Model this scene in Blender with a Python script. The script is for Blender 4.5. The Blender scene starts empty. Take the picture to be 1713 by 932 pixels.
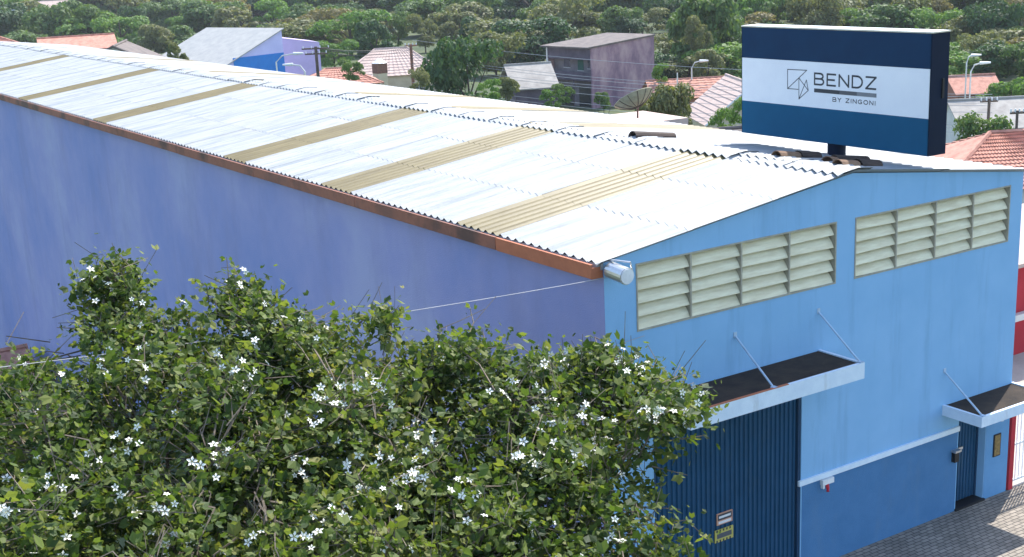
import bpy, bmesh, math, random
import numpy as np
from mathutils import Vector, Matrix
R = math.radians
rnd = random.Random(7)
npr = np.random.default_rng(11)
S = bpy.context.scene
COL = S.collection

# ------------------------------------------------------------------ camera
W0, H0 = 1713.0, 932.0
CAM = np.array([-13.197, -17.812, 12.748])
YAW, PITCH, ROLL, FPX, PX, PY = -0.5641, 0.27036, -0.04881, 2202.0, 855.3, 518.8
def basis():
    cy, sy, cp, sp = math.cos(YAW), math.sin(YAW), math.cos(PITCH), math.sin(PITCH)
    f = np.array([-sy*cp, cy*cp, -sp]); r = np.array([cy, sy, 0.0]); u = np.cross(r, f)
    cr, sr = math.cos(ROLL), math.sin(ROLL)
    return f, cr*r + sr*u, -sr*r + cr*u
FW, RT, UP = basis()
cam_d = bpy.data.cameras.new('camera'); cam = bpy.data.objects.new('camera', cam_d); COL.objects.link(cam)
M = Matrix.Identity(4)
for i in range(3):
    M[i][0], M[i][1], M[i][2], M[i][3] = RT[i], UP[i], -FW[i], CAM[i]
cam.matrix_world = M
cam_d.sensor_width = 36.0; cam_d.lens = 36.0*FPX/W0
cam_d.shift_x = (W0/2 - PX)/W0; cam_d.shift_y = (PY - H0/2)/W0
cam_d.clip_start = 0.1; cam_d.clip_end = 6000
S.camera = cam

# ------------------------------------------------------------------ sky, sun, exposure
SUN = Vector((0.897*math.cos(R(50)), 0.442*math.cos(R(50)), math.sin(R(50))))
w = bpy.data.worlds.new('World'); S.world = w; w.use_nodes = True
nt = w.node_tree; nt.nodes.clear()
sky = nt.nodes.new('ShaderNodeTexSky'); sky.sky_type = 'NISHITA'; sky.sun_disc = False
sky.sun_elevation = R(50); sky.sun_rotation = math.atan2(SUN.x, SUN.y)
sky.air_density = 1.0; sky.dust_density = 1.0; sky.ozone_density = 1.0
bg = nt.nodes.new('ShaderNodeBackground'); bg.inputs[1].default_value = 0.15
ow = nt.nodes.new('ShaderNodeOutputWorld')
nt.links.new(sky.outputs[0], bg.inputs[0]); nt.links.new(bg.outputs[0], ow.inputs[0])
sl = bpy.data.lights.new('sun', 'SUN'); sl.energy = 3.1; sl.angle = R(0.5); sl.color = (1, .95, .87)
so = bpy.data.objects.new('sun', sl); COL.objects.link(so)
so.rotation_euler = SUN.to_track_quat('Z', 'Y').to_euler(); so.location = (20, 10, 40)
S.view_settings.view_transform = 'Standard'; S.view_settings.look = 'None'
S.view_settings.gamma = 1.0; S.view_settings.use_curve_mapping = False
S.view_settings.exposure = 1.5

# ------------------------------------------------------------------ layout helpers
def ray(x, y): return FW + RT*(x-PX)/FPX - UP*(y-PY)/FPX
def at(x, y, d): return Vector(CAM + ray(x, y)*d)               # point at forward depth d
def on_x(x, y, xx): d = ray(x, y); return Vector(CAM + d*((xx-CAM[0])/d[0]))
def on_y(x, y, yy): d = ray(x, y); return Vector(CAM + d*((yy-CAM[1])/d[1]))
def hor(x): return -50 - .049*x
def ground(x, y):
    t = min(max((y-3)/55.0, 0), 1); t = t*t*(3-2*t)
    return -7.5*t

# ------------------------------------------------------------------ materials
MATS = {}
def va_add(n, l, oi, src):
    va = n.new('ShaderNodeVectorMath'); va.operation = 'MULTIPLY_ADD'; va.inputs[1].default_value = (91, 17, 43)
    l.new(oi.outputs['Random'], va.inputs[0]); l.new(src, va.inputs[2]); return va.outputs[0]
def mat(name, c1, c2=None, scale=3.0, rough=.8, bump=0.0, bscale=None, detail=6, metal=0.0, spec=.3, stretch=None, c3=None, objrand=False, drip=None):
    m = bpy.data.materials.new(name); m.use_nodes = True; n = m.node_tree.nodes; l = m.node_tree.links
    b = n['Principled BSDF']; b.inputs['Roughness'].default_value = rough; b.inputs['Metallic'].default_value = metal
    b.inputs['Specular IOR Level'].default_value = spec
    tc = n.new('ShaderNodeTexCoord'); src = tc.outputs['Object']
    if stretch:
        mp = n.new('ShaderNodeMapping'); mp.inputs['Scale'].default_value = stretch; l.new(src, mp.inputs[0]); src = mp.outputs[0]
    if objrand:
        oi = n.new('ShaderNodeObjectInfo'); va = n.new('ShaderNodeVectorMath'); va.operation = 'MULTIPLY_ADD'; va.inputs[1].default_value = (37, 53, 71)
        l.new(oi.outputs['Random'], va.inputs[0]); l.new(src, va.inputs[2]); src = va.outputs[0]
    if c2 is None: c2 = tuple(x*.82 for x in c1)
    t = n.new('ShaderNodeTexNoise'); t.inputs['Scale'].default_value = scale; t.inputs['Detail'].default_value = detail
    t.inputs['Roughness'].default_value = .65
    l.new(src, t.inputs[0])
    r = n.new('ShaderNodeValToRGB'); e = r.color_ramp.elements
    e[0].position = .36; e[1].position = .64; e[0].color = (*c2, 1); e[1].color = (*c1, 1)
    if c3: x = e.new(.52); x.color = (*c3, 1)
    l.new(t.outputs[0], r.inputs[0]); l.new(r.outputs[0], b.inputs['Base Color'])
    if drip:                                   # rain-streaks and grime: (colour, amount, stretch, threshold)
        dc, amt, ds_, th = drip
        mp2 = n.new('ShaderNodeMapping'); mp2.inputs['Scale'].default_value = ds_; l.new(tc.outputs['Object'], mp2.inputs[0])
        va2 = mp2.outputs[0]
        if objrand: va2 = va_add(n, l, oi, va2)
        t3 = n.new('ShaderNodeTexNoise'); t3.inputs['Scale'].default_value = 1; t3.inputs['Detail'].default_value = 9; t3.inputs['Roughness'].default_value = .7; l.new(va2, t3.inputs[0])
        r3 = n.new('ShaderNodeValToRGB'); r3.color_ramp.elements[0].position = th; r3.color_ramp.elements[1].position = th+.16
        r3.color_ramp.elements[1].color = (amt, amt, amt, 1); l.new(t3.outputs[0], r3.inputs[0])
        m3 = n.new('ShaderNodeMix'); m3.data_type = 'RGBA'; m3.inputs[7].default_value = (*dc, 1)
        l.new(r3.outputs[0], m3.inputs[0]); l.new(r.outputs[0], m3.inputs[6]); l.new(m3.outputs[2], b.inputs['Base Color'])
    if bump:
        t2 = n.new('ShaderNodeTexNoise'); t2.inputs['Scale'].default_value = bscale or scale*8; t2.inputs['Detail'].default_value = 5
        l.new(src, t2.inputs[0])
        bp = n.new('ShaderNodeBump'); bp.inputs['Strength'].default_value = bump; bp.inputs['Distance'].default_value = .02
        l.new(t2.outputs[0], bp.inputs['Height']); l.new(bp.outputs[0], b.inputs['Normal'])
    MATS[name] = m
    return m
def leafmat(name, cols, trans=.35, rough=.6):
    m = bpy.data.materials.new(name); m.use_nodes = True; n = m.node_tree.nodes; l = m.node_tree.links
    n.clear(); out = n.new('ShaderNodeOutputMaterial')
    g = n.new('ShaderNodeNewGeometry'); oi = n.new('ShaderNodeObjectInfo')
    ad = n.new('ShaderNodeMath'); ad.operation = 'MULTIPLY_ADD'; ad.inputs[1].default_value = .25; l.new(oi.outputs['Random'], ad.inputs[0]); 
    mu = n.new('ShaderNodeMath'); mu.operation = 'MULTIPLY'; mu.inputs[1].default_value = .75
    l.new(g.outputs['Random Per Island'], mu.inputs[0]); l.new(mu.outputs[0], ad.inputs[2])
    r = n.new('ShaderNodeValToRGB'); e = r.color_ramp.elements
    k = len(cols)
    e[0].position = 0; e[0].color = (*cols[0], 1); e[1].position = 1; e[1].color = (*cols[-1], 1)
    for i in range(1, k-1):
        x = e.new(i/(k-1)); x.color = (*cols[i], 1)
    l.new(ad.outputs[0], r.inputs[0])
    p = n.new('ShaderNodeBsdfPrincipled'); p.inputs['Roughness'].default_value = rough; p.inputs['Specular IOR Level'].default_value = .25
    tr = n.new('ShaderNodeBsdfTranslucent'); mx = n.new('ShaderNodeMixShader'); mx.inputs[0].default_value = trans
    br = n.new('ShaderNodeMix'); br.data_type = 'RGBA'; br.blend_type = 'MULTIPLY'; br.inputs[0].default_value = 1; br.inputs[7].default_value = (1.25, 1.3, .55, 1)
    l.new(r.outputs[0], p.inputs['Base Color']); l.new(r.outputs[0], br.inputs[6]); l.new(br.outputs[2], tr.inputs[0])
    l.new(p.outputs[0], mx.inputs[1]); l.new(tr.outputs[0], mx.inputs[2]); l.new(mx.outputs[0], out.inputs[0])
    MATS[name] = m
    return m
def brickmat(name, c1, c2, mortar, bw, bh, rough=.85, wob=.5):
    m = bpy.data.materials.new(name); m.use_nodes = True; n = m.node_tree.nodes; l = m.node_tree.links
    b = n['Principled BSDF']; b.inputs['Roughness'].default_value = rough; b.inputs['Specular IOR Level'].default_value = .2
    tc = n.new('ShaderNodeTexCoord'); t = n.new('ShaderNodeTexBrick')
    t.inputs['Scale'].default_value = 1; t.inputs['Brick Width'].default_value = bw; t.inputs['Row Height'].default_value = bh
    t.inputs['Mortar Size'].default_value = bh*.09; t.inputs['Color1'].default_value = (*c1, 1); t.inputs['Color2'].default_value = (*c2, 1)
    t.inputs['Mortar'].default_value = (*mortar, 1)
    l.new(tc.outputs['Object'], t.inputs[0])
    no = n.new('ShaderNodeTexNoise'); no.inputs['Scale'].default_value = 1.3; no.inputs['Detail'].default_value = 8; l.new(tc.outputs['Object'], no.inputs[0])
    mx = n.new('ShaderNodeMix'); mx.data_type = 'RGBA'; mx.blend_type = 'MULTIPLY'; mx.inputs[0].default_value = wob
    rr = n.new('ShaderNodeValToRGB'); rr.color_ramp.elements[0].position = .35; rr.color_ramp.elements[1].position = .65
    rr.color_ramp.elements[0].color = (.55, .55, .55, 1)
    l.new(no.outputs[0], rr.inputs[0]); l.new(t.outputs['Color'], mx.inputs[6]); l.new(rr.outputs[0], mx.inputs[7]); l.new(mx.outputs[2], b.inputs['Base Color'])
    bp = n.new('ShaderNodeBump'); bp.inputs['Strength'].default_value = .6; bp.inputs['Distance'].default_value = .01; bp.invert = True
    l.new(t.outputs['Fac'], bp.inputs['Height']); l.new(bp.outputs[0], b.inputs['Normal'])
    MATS[name] = m
    return m

mat('facade_blue', (.250, .465, .70), (.222, .432, .665), .8, .85, .4, 70, drip=((.17, .33, .52), .55, (2.2, 1, .22), .52))
mat('dado_blue', (.070, .190, .37), (.056, .165, .33), 1.6, .85, .4, 70, drip=((.10, .19, .30), .5, (1.6, 1, .5), .54))
mat('pillar_blue', (.13, .30, .52), (.11, .27, .48), 2, .85, .35, 90)
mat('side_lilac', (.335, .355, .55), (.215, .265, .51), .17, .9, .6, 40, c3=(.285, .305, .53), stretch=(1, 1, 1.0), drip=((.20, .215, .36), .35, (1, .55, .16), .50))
mat('band_white', (.68, .77, .85), (.60, .70, .80), 4, .7)
mat('canopy_white', (.68, .77, .85), (.58, .68, .78), 2.5, .8, .2, 40, drip=((.38, .40, .40), .6, (3, 3, .7), .56))
mat('bitumen', (.020, .015, .012), (.045, .032, .022), 2.2, .95, .5, 30)
mat('concrete_top', (.20, .17, .13), (.10, .085, .065), 3, .9, .5, 30)
mat('gate_blue', (.011, .070, .150), (.008, .058, .125), 2, .6, .15, 12, spec=.25, drip=((.05, .10, .14), .5, (1.2, 1, .4), .55))
mat('gate_dark', (.012, .05, .11), None, 2, .5)
mat('rod_steel', (.45, .58, .72), None, 5, .4, metal=.2)
mat('roof_white', (.365, .37, .365), (.25, .28, .30), 1.6, .6, .3, 30, stretch=(.30, 3.6, 1), objrand=True, c3=(.325, .34, .345), drip=((.17, .175, .165), .8, (.8, 9, 1), .57))
mat('roof_cap', (.36, .37, .375), (.26, .285, .30), 2.5, .6, .2, 30, objrand=True)
mat('skylight_tan', (.178, .146, .066), (.125, .100, .043), 2.0, .5, .1, 20, stretch=(.5, 3, 1), objrand=True)
mat('deck_dark', (.10, .10, .10), None, 2, .9)
mat('rust_orange', (.46, .155, .075), (.36, .12, .06), 3, .7, .2, 30)
mat('rust_brown', (.19, .085, .06), (.10, .055, .045), .6, .7, .2, 30, c3=(.28, .11, .07))
mat('louver_cream', (.80, .74, .53), (.66, .58, .39), 3.5, .7, .15, 30, stretch=(.5, 1, 4), objrand=True)
mat('louver_frame', (.40, .37, .29), (.30, .27, .21), 6, .7)
mat('dark_inside', (.03, .03, .028), None, 2, .9)
mat('galvanised', (.62, .62, .62), (.5, .5, .5), 6, .28, metal=.8)
mat('sign_dark', (.009, .036, .084), (.008, .031, .075), 2, .7, spec=.1)
mat('sign_blue', (.009, .085, .175), (.008, .077, .16), 2, .7, spec=.1)
mat('sign_white', (.72, .74, .78), (.68, .70, .75), 2, .5)
mat('sign_side', (.009, .017, .038), None, 2, .7, spec=.1)
mat('ink', (.045, .05, .06), None, 2, .6)
mat('ink_mid', (.10, .105, .12), None, 2, .6)
mat('ink_pale', (.20, .21, .23), None, 2, .6)
mat('terracotta', (.26, .17, .105), (.15, .085, .055), 1.6, .85, .3, 20)
mat('terracotta_dark', (.085, .06, .048), (.05, .038, .032), 3, .85, .3, 20)
mat('tile_orange', (.52, .26, .19), (.36, .16, .115), 2.2, .85, .3, 14, c3=(.47, .225, .165))
mat('tile_pink', (.56, .43, .37), (.47, .35, .30), 1.5, .85, .3, 14)
mat('roof_grey', (.40, .37, .33), (.28, .255, .23), 1.0, .9, .3, 12)
mat('roof_brown', (.17, .14, .125), (.10, .085, .08), 1.2, .9, .3, 12)
mat('roof_pale', (.34, .34, .325), (.27, .28, .275), 1.0, .8, .2, 12)
mat('wall_lilac', (.52, .52, .78), (.46, .46, .72), .6, .9, .2, 30)
mat('wall_royal', (.03, .20, .55), (.025, .17, .50), .8, .9)
mat('wall_mauve', (.50, .42, .62), (.44, .37, .56), .8, .9)
mat('wall_cream', (.62, .52, .36), (.52, .42, .28), 1, .9)
mat('wall_purple', (.42, .29, .29), (.17, .105, .15), .45, .9, .3, 8, c3=(.31, .20, .23), stretch=(1, 1, .5))
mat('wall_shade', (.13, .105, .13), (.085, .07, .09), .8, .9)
mat('wall_front_shaded', (.24, .215, .22), (.16, .14, .15), .9, .9)
mat('wall_red', (.46, .03, .045), (.38, .025, .035), 1.5, .85)
mat('wall_white', (.70, .68, .64), (.58, .56, .52), 1.2, .9)
mat('wall_brick', (.36, .17, .115), (.26, .12, .085), 2, .9)
mat('glass_dark', (.03, .04, .05), None, 2, .2, spec=.5)
mat('door_green', (.04, .12, .085), None, 2, .7)
mat('paint_white', (.80, .79, .77), (.70, .69, .66), 4, .5)
mat('pole_wood', (.13, .095, .075), (.08, .06, .05), 4, .9)
mat('pole_rust', (.26, .12, .08), (.15, .08, .06), 4, .9)
mat('wire_grey', (.42, .42, .43), None, 2, .6)
mat('wire_dark', (.10, .10, .11), None, 2, .6)
mat('dish_mesh', (.36, .33, .23), (.28, .25, .17), 4, .7)
mat('bronze', (.30, .22, .09), (.16, .12, .05), 18, .45, metal=.4)
mat('black_plastic', (.015, .015, .017), None, 2, .5)
mat('steel_plain', (.55, .56, .57), None, 3, .35, metal=.7)
mat('plastic_white', (.75, .76, .77), None, 3, .5)
mat('red_plastic', (.55, .03, .05), None, 3, .5)
mat('sticker_orange', (.62, .33, .22), None, 3, .6)
mat('sticker_yellow', (.55, .48, .12), None, 3, .6)
mat('bark', (.11, .085, .065), (.06, .045, .035), 6, .9, .5, 30)
mat('bark_pale', (.20, .165, .125), (.12, .095, .07), 6, .9)
mat('asphalt', (.055, .055, .056), (.042, .042, .043), 3, .9, .5, 60)
mat('kerb_stone', (.36, .35, .33), (.28, .27, .25), 3, .9, .3, 30)
mat('dirt', (.30, .22, .15), (.22, .16, .10), .6, .95, .4, 8)
mat('drive', (.46, .40, .35), (.38, .33, .28), 1.5, .95, .3, 20)
brickmat('pavers', (.33, .285, .235), (.23, .20, .165), (.07, .065, .06), .22, .11)
mat('petal', (.82, .81, .74), (.74, .73, .63), 9, .6)
mat('flower_eye', (.50, .45, .15), None, 9, .6)
leafmat('leaf_vine', [(.020, .040, .012), (.045, .080, .019), (.080, .125, .027), (.13, .172, .038), (.19, .205, .056), (.32, .26, .11)], .42)
leafmat('leaf_dark', [(.028, .064, .026), (.048, .098, .036), (.075, .130, .048)], .3)
leafmat('leaf_mid', [(.055, .105, .030), (.090, .155, .045), (.14, .195, .060)], .34)
leafmat('leaf_lime', [(.075, .150, .030), (.11, .21, .045), (.17, .25, .06)], .36)
leafmat('leaf_olive', [(.10, .118, .048), (.155, .168, .068), (.215, .212, .095)], .34)
leafmat('leaf_rust', [(.125, .115, .05), (.18, .155, .065), (.25, .20, .085)], .32)

# terrain: grass with bare earth
m = mat('grass_ground', (.085, .105, .035), (.035, .055, .018), .09, .95, .4, 2, c3=(.06, .08, .03))

# ------------------------------------------------------------------ mesh helpers
OFF = {}
class MB:
    def __init__(s): s.v, s.f, s.mi = [], [], []
    def add(s, vs, fs, m=0):
        b = len(s.v); s.v += [tuple(x) for x in vs]; s.f += [tuple(b+i for i in f) for f in fs]; s.mi += [m]*len(fs); return s
    def poly(s, pts, m=0): return s.add(pts, [tuple(range(len(pts)))], m)
    def box(s, x0, x1, y0, y1, z0, z1, m=0):
        v = [(x, y, z) for z in (z0, z1) for y in (y0, y1) for x in (x0, x1)]
        return s.add(v, [(0, 2, 3, 1), (4, 5, 7, 6), (0, 1, 5, 4), (2, 6, 7, 3), (0, 4, 6, 2), (1, 3, 7, 5)], m)
    def hexa(s, bot, top, m=0):                        # two loops of equal length, bottom counter-clockwise
        n = len(bot); fs = [tuple(range(n))[::-1], tuple(range(n, 2*n))]
        fs += [(i, (i+1) % n, n+(i+1) % n, n+i) for i in range(n)]
        return s.add(list(bot)+list(top), fs, m)
    def slab(s, pts, t, m=0):                          # top polygon thickened downwards
        return s.hexa([(p[0], p[1], p[2]-t) for p in pts], pts, m)
    def tube(s, pts, r, n=6, m=0, r1=None, cap=True):
        pts = [Vector(p) for p in pts]; k = len(pts); vs = []
        for i, p in enumerate(pts):
            d = (pts[min(i+1, k-1)]-pts[max(i-1, 0)]).normalized()
            a = d.cross(Vector((0, 0, 1)) if abs(d.z) < .9 else Vector((1, 0, 0))).normalized(); b = d.cross(a)
            rr = r if r1 is None else r + (r1-r)*i/(k-1)
            vs += [p + a*rr*math.cos(2*math.pi*j/n) + b*rr*math.sin(2*math.pi*j/n) for j in range(n)]
        fs = [(i*n+j, i*n+(j+1) % n, (i+1)*n+(j+1) % n, (i+1)*n+j) for i in range(k-1) for j in range(n)]
        if cap: fs += [tuple(range(n)), tuple(range((k-1)*n, k*n))[::-1]]
        return s.add(vs, fs, m)
    def build(s, name, mats, parent=None, smooth=False, local=False):
        me = bpy.data.meshes.new(name)
        off = Vector((0, 0, 0))
        if parent is not None: off = OFF.get(parent.name, Vector((0, 0, 0)))
        vs = s.v if (local or off.length == 0) else [tuple(Vector(v)-off) for v in s.v]
        me.from_pydata(vs, [], s.f)
        if isinstance(mats, str): mats = [mats]
        for x in mats: me.materials.append(MATS[x])
        if len(mats) > 1: me.polygons.foreach_set('material_index', s.mi)
        if smooth: me.polygons.foreach_set('use_smooth', [True]*len(s.f))
        bm = bmesh.new(); bm.from_mesh(me); bmesh.ops.recalc_face_normals(bm, faces=bm.faces); bm.to_mesh(me); bm.free()
        me.update()
        return place(name, me, parent)
def place(name, me, parent=None, loc=None, rot=None, scale=None):
    o = bpy.data.objects.new(name, me); COL.objects.link(o)
    if parent is not None: o.parent = parent; OFF[o.name] = OFF.get(parent.name, Vector((0, 0, 0)))
    if loc is not None: o.location = loc
    if rot is not None: o.rotation_euler = rot
    if scale is not None: o.scale = scale
    return o
def tag(o, label=None, cat=None, group=None, kind=None):
    if label: o['label'] = label
    if cat: o['category'] = cat
    if group: o['group'] = group
    if kind: o['kind'] = kind
    return o
def thing(name, label, cat, loc=(0, 0, 0), group=None, rz=0):
    o = bpy.data.objects.new(name, None); COL.objects.link(o); o.location = loc; o.rotation_euler = (0, 0, rz); o.empty_display_size = .2
    OFF[o.name] = Vector(loc)
    return tag(o, label, cat, group)

# ------------------------------------------------------------------ setting: terrain, road, pavement
xs = [-900, -400, -200, -120, -80, -60, -40, -30, -20, -14, -9, -5, -1.5, -.2, 3, 7, 11.3, 14, 18, 24, 32, 40, 55, 75, 100, 140, 200, 280, 400, 700, 1100]
ysg = [-300, -100, -40, -20, -9.2, -3.3, 0, 3, 6, 10, 14, 18, 22, 26, 30, 35, 40, 46, 52, 58, 70, 100, 150, 200, 300, 500, 700, 1100]
b = MB(); vs = [(x, y, ground(x, y)-.02) for y in ysg for x in xs]; nx = len(xs)
b.add(vs, [(j*nx+i, j*nx+i+1, (j+1)*nx+i+1, (j+1)*nx+i) for j in range(len(ysg)-1) for i in range(nx-1)])
tag(b.build('ground', 'grass_ground', smooth=True), kind='structure')
b = MB(); b.box(-60, 60, -9.0, -3.2, -.3, -.012); tag(b.build('road', 'asphalt'), kind='structure')
b = MB(); b.box(-60, 11.52, -3.05, -.001, -.3, .0); b.box(11.52, 60, -3.05, -.001, -.3, .0)
tag(b.build('pavement', 'pavers'), kind='structure')
b = MB(); b.box(-60, 60, -3.2, -3.052, -.3, .004); tag(b.build('kerb', 'kerb_stone'), kind='structure')
b = MB(); b.box(11.52, 24, .003, 6.198, -.6, .012); tag(b.build('driveway', 'drive'), kind='structure')
b = MB(); b.box(-40, -.02, .003, 6, -1, .006); tag(b.build('vacant_lot', 'dirt'), kind='structure')

# ------------------------------------------------------------------ the warehouse
XW, XR, ZE, ZRG, LEN = 11.4, 6.1, 7.42, 8.18, 78.0
ZER = 7.52
wh = thing('warehouse', 'long blue warehouse with white corrugated roof and tan skylight strips', 'warehouse', (0, 0, 0))
def gable(x):
    return ZE+(ZRG-ZE)*x/XR if x < XR else ZRG+(ZER-ZRG)*(x-XR)/(XW-XR)
VT, VB = 7.25, 6.0
holes = [(.70, 5.68, VB, VT), (6.20, 10.98, VB, VT), (1.02, 4.80, 0.0, 4.38), (9.63, 10.57, 0.0, 2.42)]
b = MB(); hx = sorted({0, XR, XW} | {h[0] for h in holes} | {h[1] for h in holes}); hz = [-.5, 0, 2.42, 4.38, VB, VT]
for i in range(len(hx)-1):
    x0, x1 = hx[i], hx[i+1]
    for j in range(len(hz)-1):
        z0, z1 = hz[j], hz[j+1]
        if any(h[0]-1e-6 <= x0 and x1 <= h[1]+1e-6 and h[2]-1e-6 <= z0 and z1 <= h[3]+1e-6 for h in holes): continue
        b.poly([(x0, 0, z0), (x1, 0, z0), (x1, 0, z1), (x0, 0, z1)])
    b.poly([(x0, 0, VT), (x1, 0, VT), (x1, 0, gable(x1)-.03), (x0, 0, gable(x0)-.03)])
for (x0, x1, z0, z1), dp in zip(holes, (.25, .25, .16, .30)):
    b.poly([(x0, 0, z0), (x0, 0, z1), (x0, dp, z1), (x0, dp, z0)]); b.poly([(x1, 0, z0), (x1, dp, z0), (x1, dp, z1), (x1, 0, z1)])
    b.poly([(x0, 0, z1), (x1, 0, z1), (x1, dp, z1), (x0, dp, z1)]); b.poly([(x0, 0, z0), (x0, dp, z0), (x1, dp, z0), (x1, 0, z0)])
me = b.build('front_wall', 'facade_blue', wh)
b = MB(); b.poly([(0, .002, -8), (0, LEN, -8.5), (0, LEN, ZE-.03), (0, .002, ZE-.03)]); b.build('side_wall', 'side_lilac', wh)
b = MB(); b.poly([(XW, .002, -8), (XW, LEN, -8.5), (XW, LEN, ZER-.03), (XW, .002, ZER-.03)]); b.build('side_wall', 'facade_blue', wh)
b = MB(); b.poly([(0, LEN, -8.5), (XW, LEN, -8.5), (XW, LEN, ZER-.03), (XR, LEN, ZRG-.03), (0, LEN, ZE-.03)]); b.build('rear_wall', 'facade_blue', wh)
b = MB(); b.box(4.83, 9.60, -.006, .01, -.05, 1.93); b.build('dado', 'dado_blue', wh)
b = MB(); b.box(4.72, 9.62, -.045, .01, 1.93, 2.045); b.build('trim_band', 'band_white', wh)
b = MB(); b.box(10.585, XW-.004, -.006, .01, -.05, 2.42); b.build('pillar_face', 'pillar_blue', wh)

# roof: deck, then corrugated sheets as pieces
rf = MB()
rf.hexa([(-.05, 0.004, ZE-.16), (XR, 0.004, ZRG-.16), (XR, LEN, ZRG-.16), (-.05, LEN, ZE-.16)], [(-.05, 0.004, ZE-.05), (XR, 0.004, ZRG-.05), (XR, LEN, ZRG-.05), (-.05, LEN, ZE-.05)])
rf.hexa([(XR, 0.004, ZRG-.16), (XW, 0.004, ZER-.16), (XW, LEN, ZER-.16), (XR, LEN, ZRG-.16)], [(XR, 0.004, ZRG-.05), (XW, 0.004, ZER-.05), (XW, LEN, ZER-.05), (XR, LEN, ZRG-.05)])
roof = rf.build('roof', 'roof_cap', wh)
CW, NWV = 1.6, 6
def wave_mesh(name, L, matname, amp=.040, t=.004, wlap=.001):
    seg = 4; n = NWV*seg; vs = []; fs = []
    for x in (0, L):
        for i in range(n+1):
            y = (CW+wlap)*i/n
            z = amp*math.cos(2*math.pi*i/seg)
            vs.append((x, y, z))
    k = n+1
    for i in range(n): fs.append((i, i+1, k+i+1, k+i))
    b0 = len(vs)
    vs += [(0, v[1], v[2]-t-.003) for v in vs[:k]] + vs[:k]           # turned-down lower lip shows the sheet's thickness
    for i in range(n): fs.append((b0+i, b0+i+1, b0+k+i+1, b0+k+i))
    me = bpy.data.meshes.new(name); me.from_pydata(vs, [], fs); me.materials.append(MATS[matname])
    me.polygons.foreach_set('use_smooth', [i < n for i in range(len(fs))]); me.update()
    return me
sk_left = {2, 6, 10, 18, 25, 34}; sk_right = {6, 10, 14, 23, 32}
aL = math.atan2(ZRG-ZE, XR); LL = math.hypot(XR+.14, (ZRG-ZE)*(XR+.14)/XR)
aR = math.atan2(ZER-ZRG, XW-XR); LR = math.hypot(XW-XR+.14, (ZRG-ZER)*(XW-XR+.14)/(XW-XR))
rows_l, rows_r = 3, 2
mL = wave_mesh('roof_sheet', LL/rows_l+.16, 'roof_white'); mLs = wave_mesh('skylight_sheet', LL/rows_l+.16, 'skylight_tan')
mR = wave_mesh('roof_sheet', LR/rows_r+.16, 'roof_white'); mRs = wave_mesh('skylight_sheet', LR/rows_r+.16, 'skylight_tan')
ncol = int(LEN/CW)
for c in range(ncol):
    y = -.12 + c*CW
    for r_ in range(rows_l):
        s0 = LL*r_/rows_l - .0
        x = -.14 + math.cos(aL)*s0; z = ZE - .14*math.tan(aL) + math.sin(aL)*s0 + .006*r_ + rnd.uniform(-.002, .002)
        sk = c in sk_left
        place('skylight_sheet' if sk else 'roof_sheet', mLs if sk else mL, roof, (x, y, z+.0), (rnd.uniform(-.0015, .0015), -aL+rnd.uniform(-.001, .001), 0))
    for r_ in range(rows_r):
        s0 = LR*r_/rows_r
        x = XW+.14 - math.cos(aR)*s0; z = ZER-.14*math.tan(-aR) + math.sin(-aR)*s0 + .012*r_ + rnd.uniform(-.004, .006)
        sk = c in sk_right
        place('skylight_sheet' if sk else 'roof_sheet', mRs if sk else mR, roof, (x, y+CW+.0, z), (rnd.uniform(-.002, .002), aR*-1*-1, math.pi+rnd.uniform(-.0015, .0015)))
b = MB(); b.box(-.125, -.06, 0.03, LEN-.1, 7.27, 7.385); b.build('added_eave_strip', 'roof_cap', wh)  # pale strip added to lighten the shadowed gaps under the sheet ends
# corrugated ridge caps, two flaps folded over the ridge
def cap_mesh():
    seg = 4; n = NWV*seg; vs = []; fs = []; wd = .42
    for (x, zz) in ((-wd, -wd*math.tan(aL)), (0, .012), (wd, wd*math.tan(aR))):
        for i in range(n+1):
            a = .038 if abs(x) > .01 else .022
            vs.append((x, (CW+.04)*i/n, zz + a*math.cos(2*math.pi*i/seg)))
    k = n+1
    for j in range(2):
        for i in range(n): fs.append((j*k+i, j*k+i+1, (j+1)*k+i+1, (j+1)*k+i))
    b0 = len(vs); vs += [(v[0], v[1], v[2]-.016) for v in vs[:k]] + vs[:k]
    for i in range(n): fs.append((b0+i, b0+i+1, b0+k+i+1, b0+k+i))
    me = bpy.data.meshes.new('ridge_cap'); me.from_pydata(vs, [], fs); me.materials.append(MATS['roof_cap'])
    me.polygons.foreach_set('use_smooth', [i < 2*n for i in range(len(fs))]); me.update(); return me
mc = cap_mesh()
for c in range(ncol):
    place('ridge_cap', mc, roof, (XR+rnd.uniform(-.02, .02), -.14+c*CW, ZRG+.050+rnd.uniform(-.006, .010)), (rnd.uniform(-.008, .008), rnd.uniform(-.01, .01), rnd.uniform(-.006, .006)))
# gutter along the left eave, in sections
gy = [0.02, 3.1, 9.1, 15.1, 21.1, 27.1, 33.1, 39.1, 45.1, 51.1, 57.1, 63.1, 69.1, 75.1]
for i in range(len(gy)-1):
    y0, y1 = gy[i], gy[i+1]-.02; b = MB(); zz = rnd.uniform(-.006, .006)
    b.box(-.26, -.235, y0, y1, 7.151+zz, 7.375+zz); b.box(-.235, -.003, y0, y1, 7.13+zz, 7.15+zz); b.box(-.262, -.215, y0-.001, y1+.001, 7.376+zz, 7.392+zz)
    if i == 0: b.box(-.235, -.003, y0, y0+.02, 7.151+zz, 7.33+zz)
    g = b.build('gutter_section', 'rust_orange' if i == 0 else 'rust_brown', wh)
    if i == 0: g['label'] = 'bright orange end section of the rusty gutter'
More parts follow.
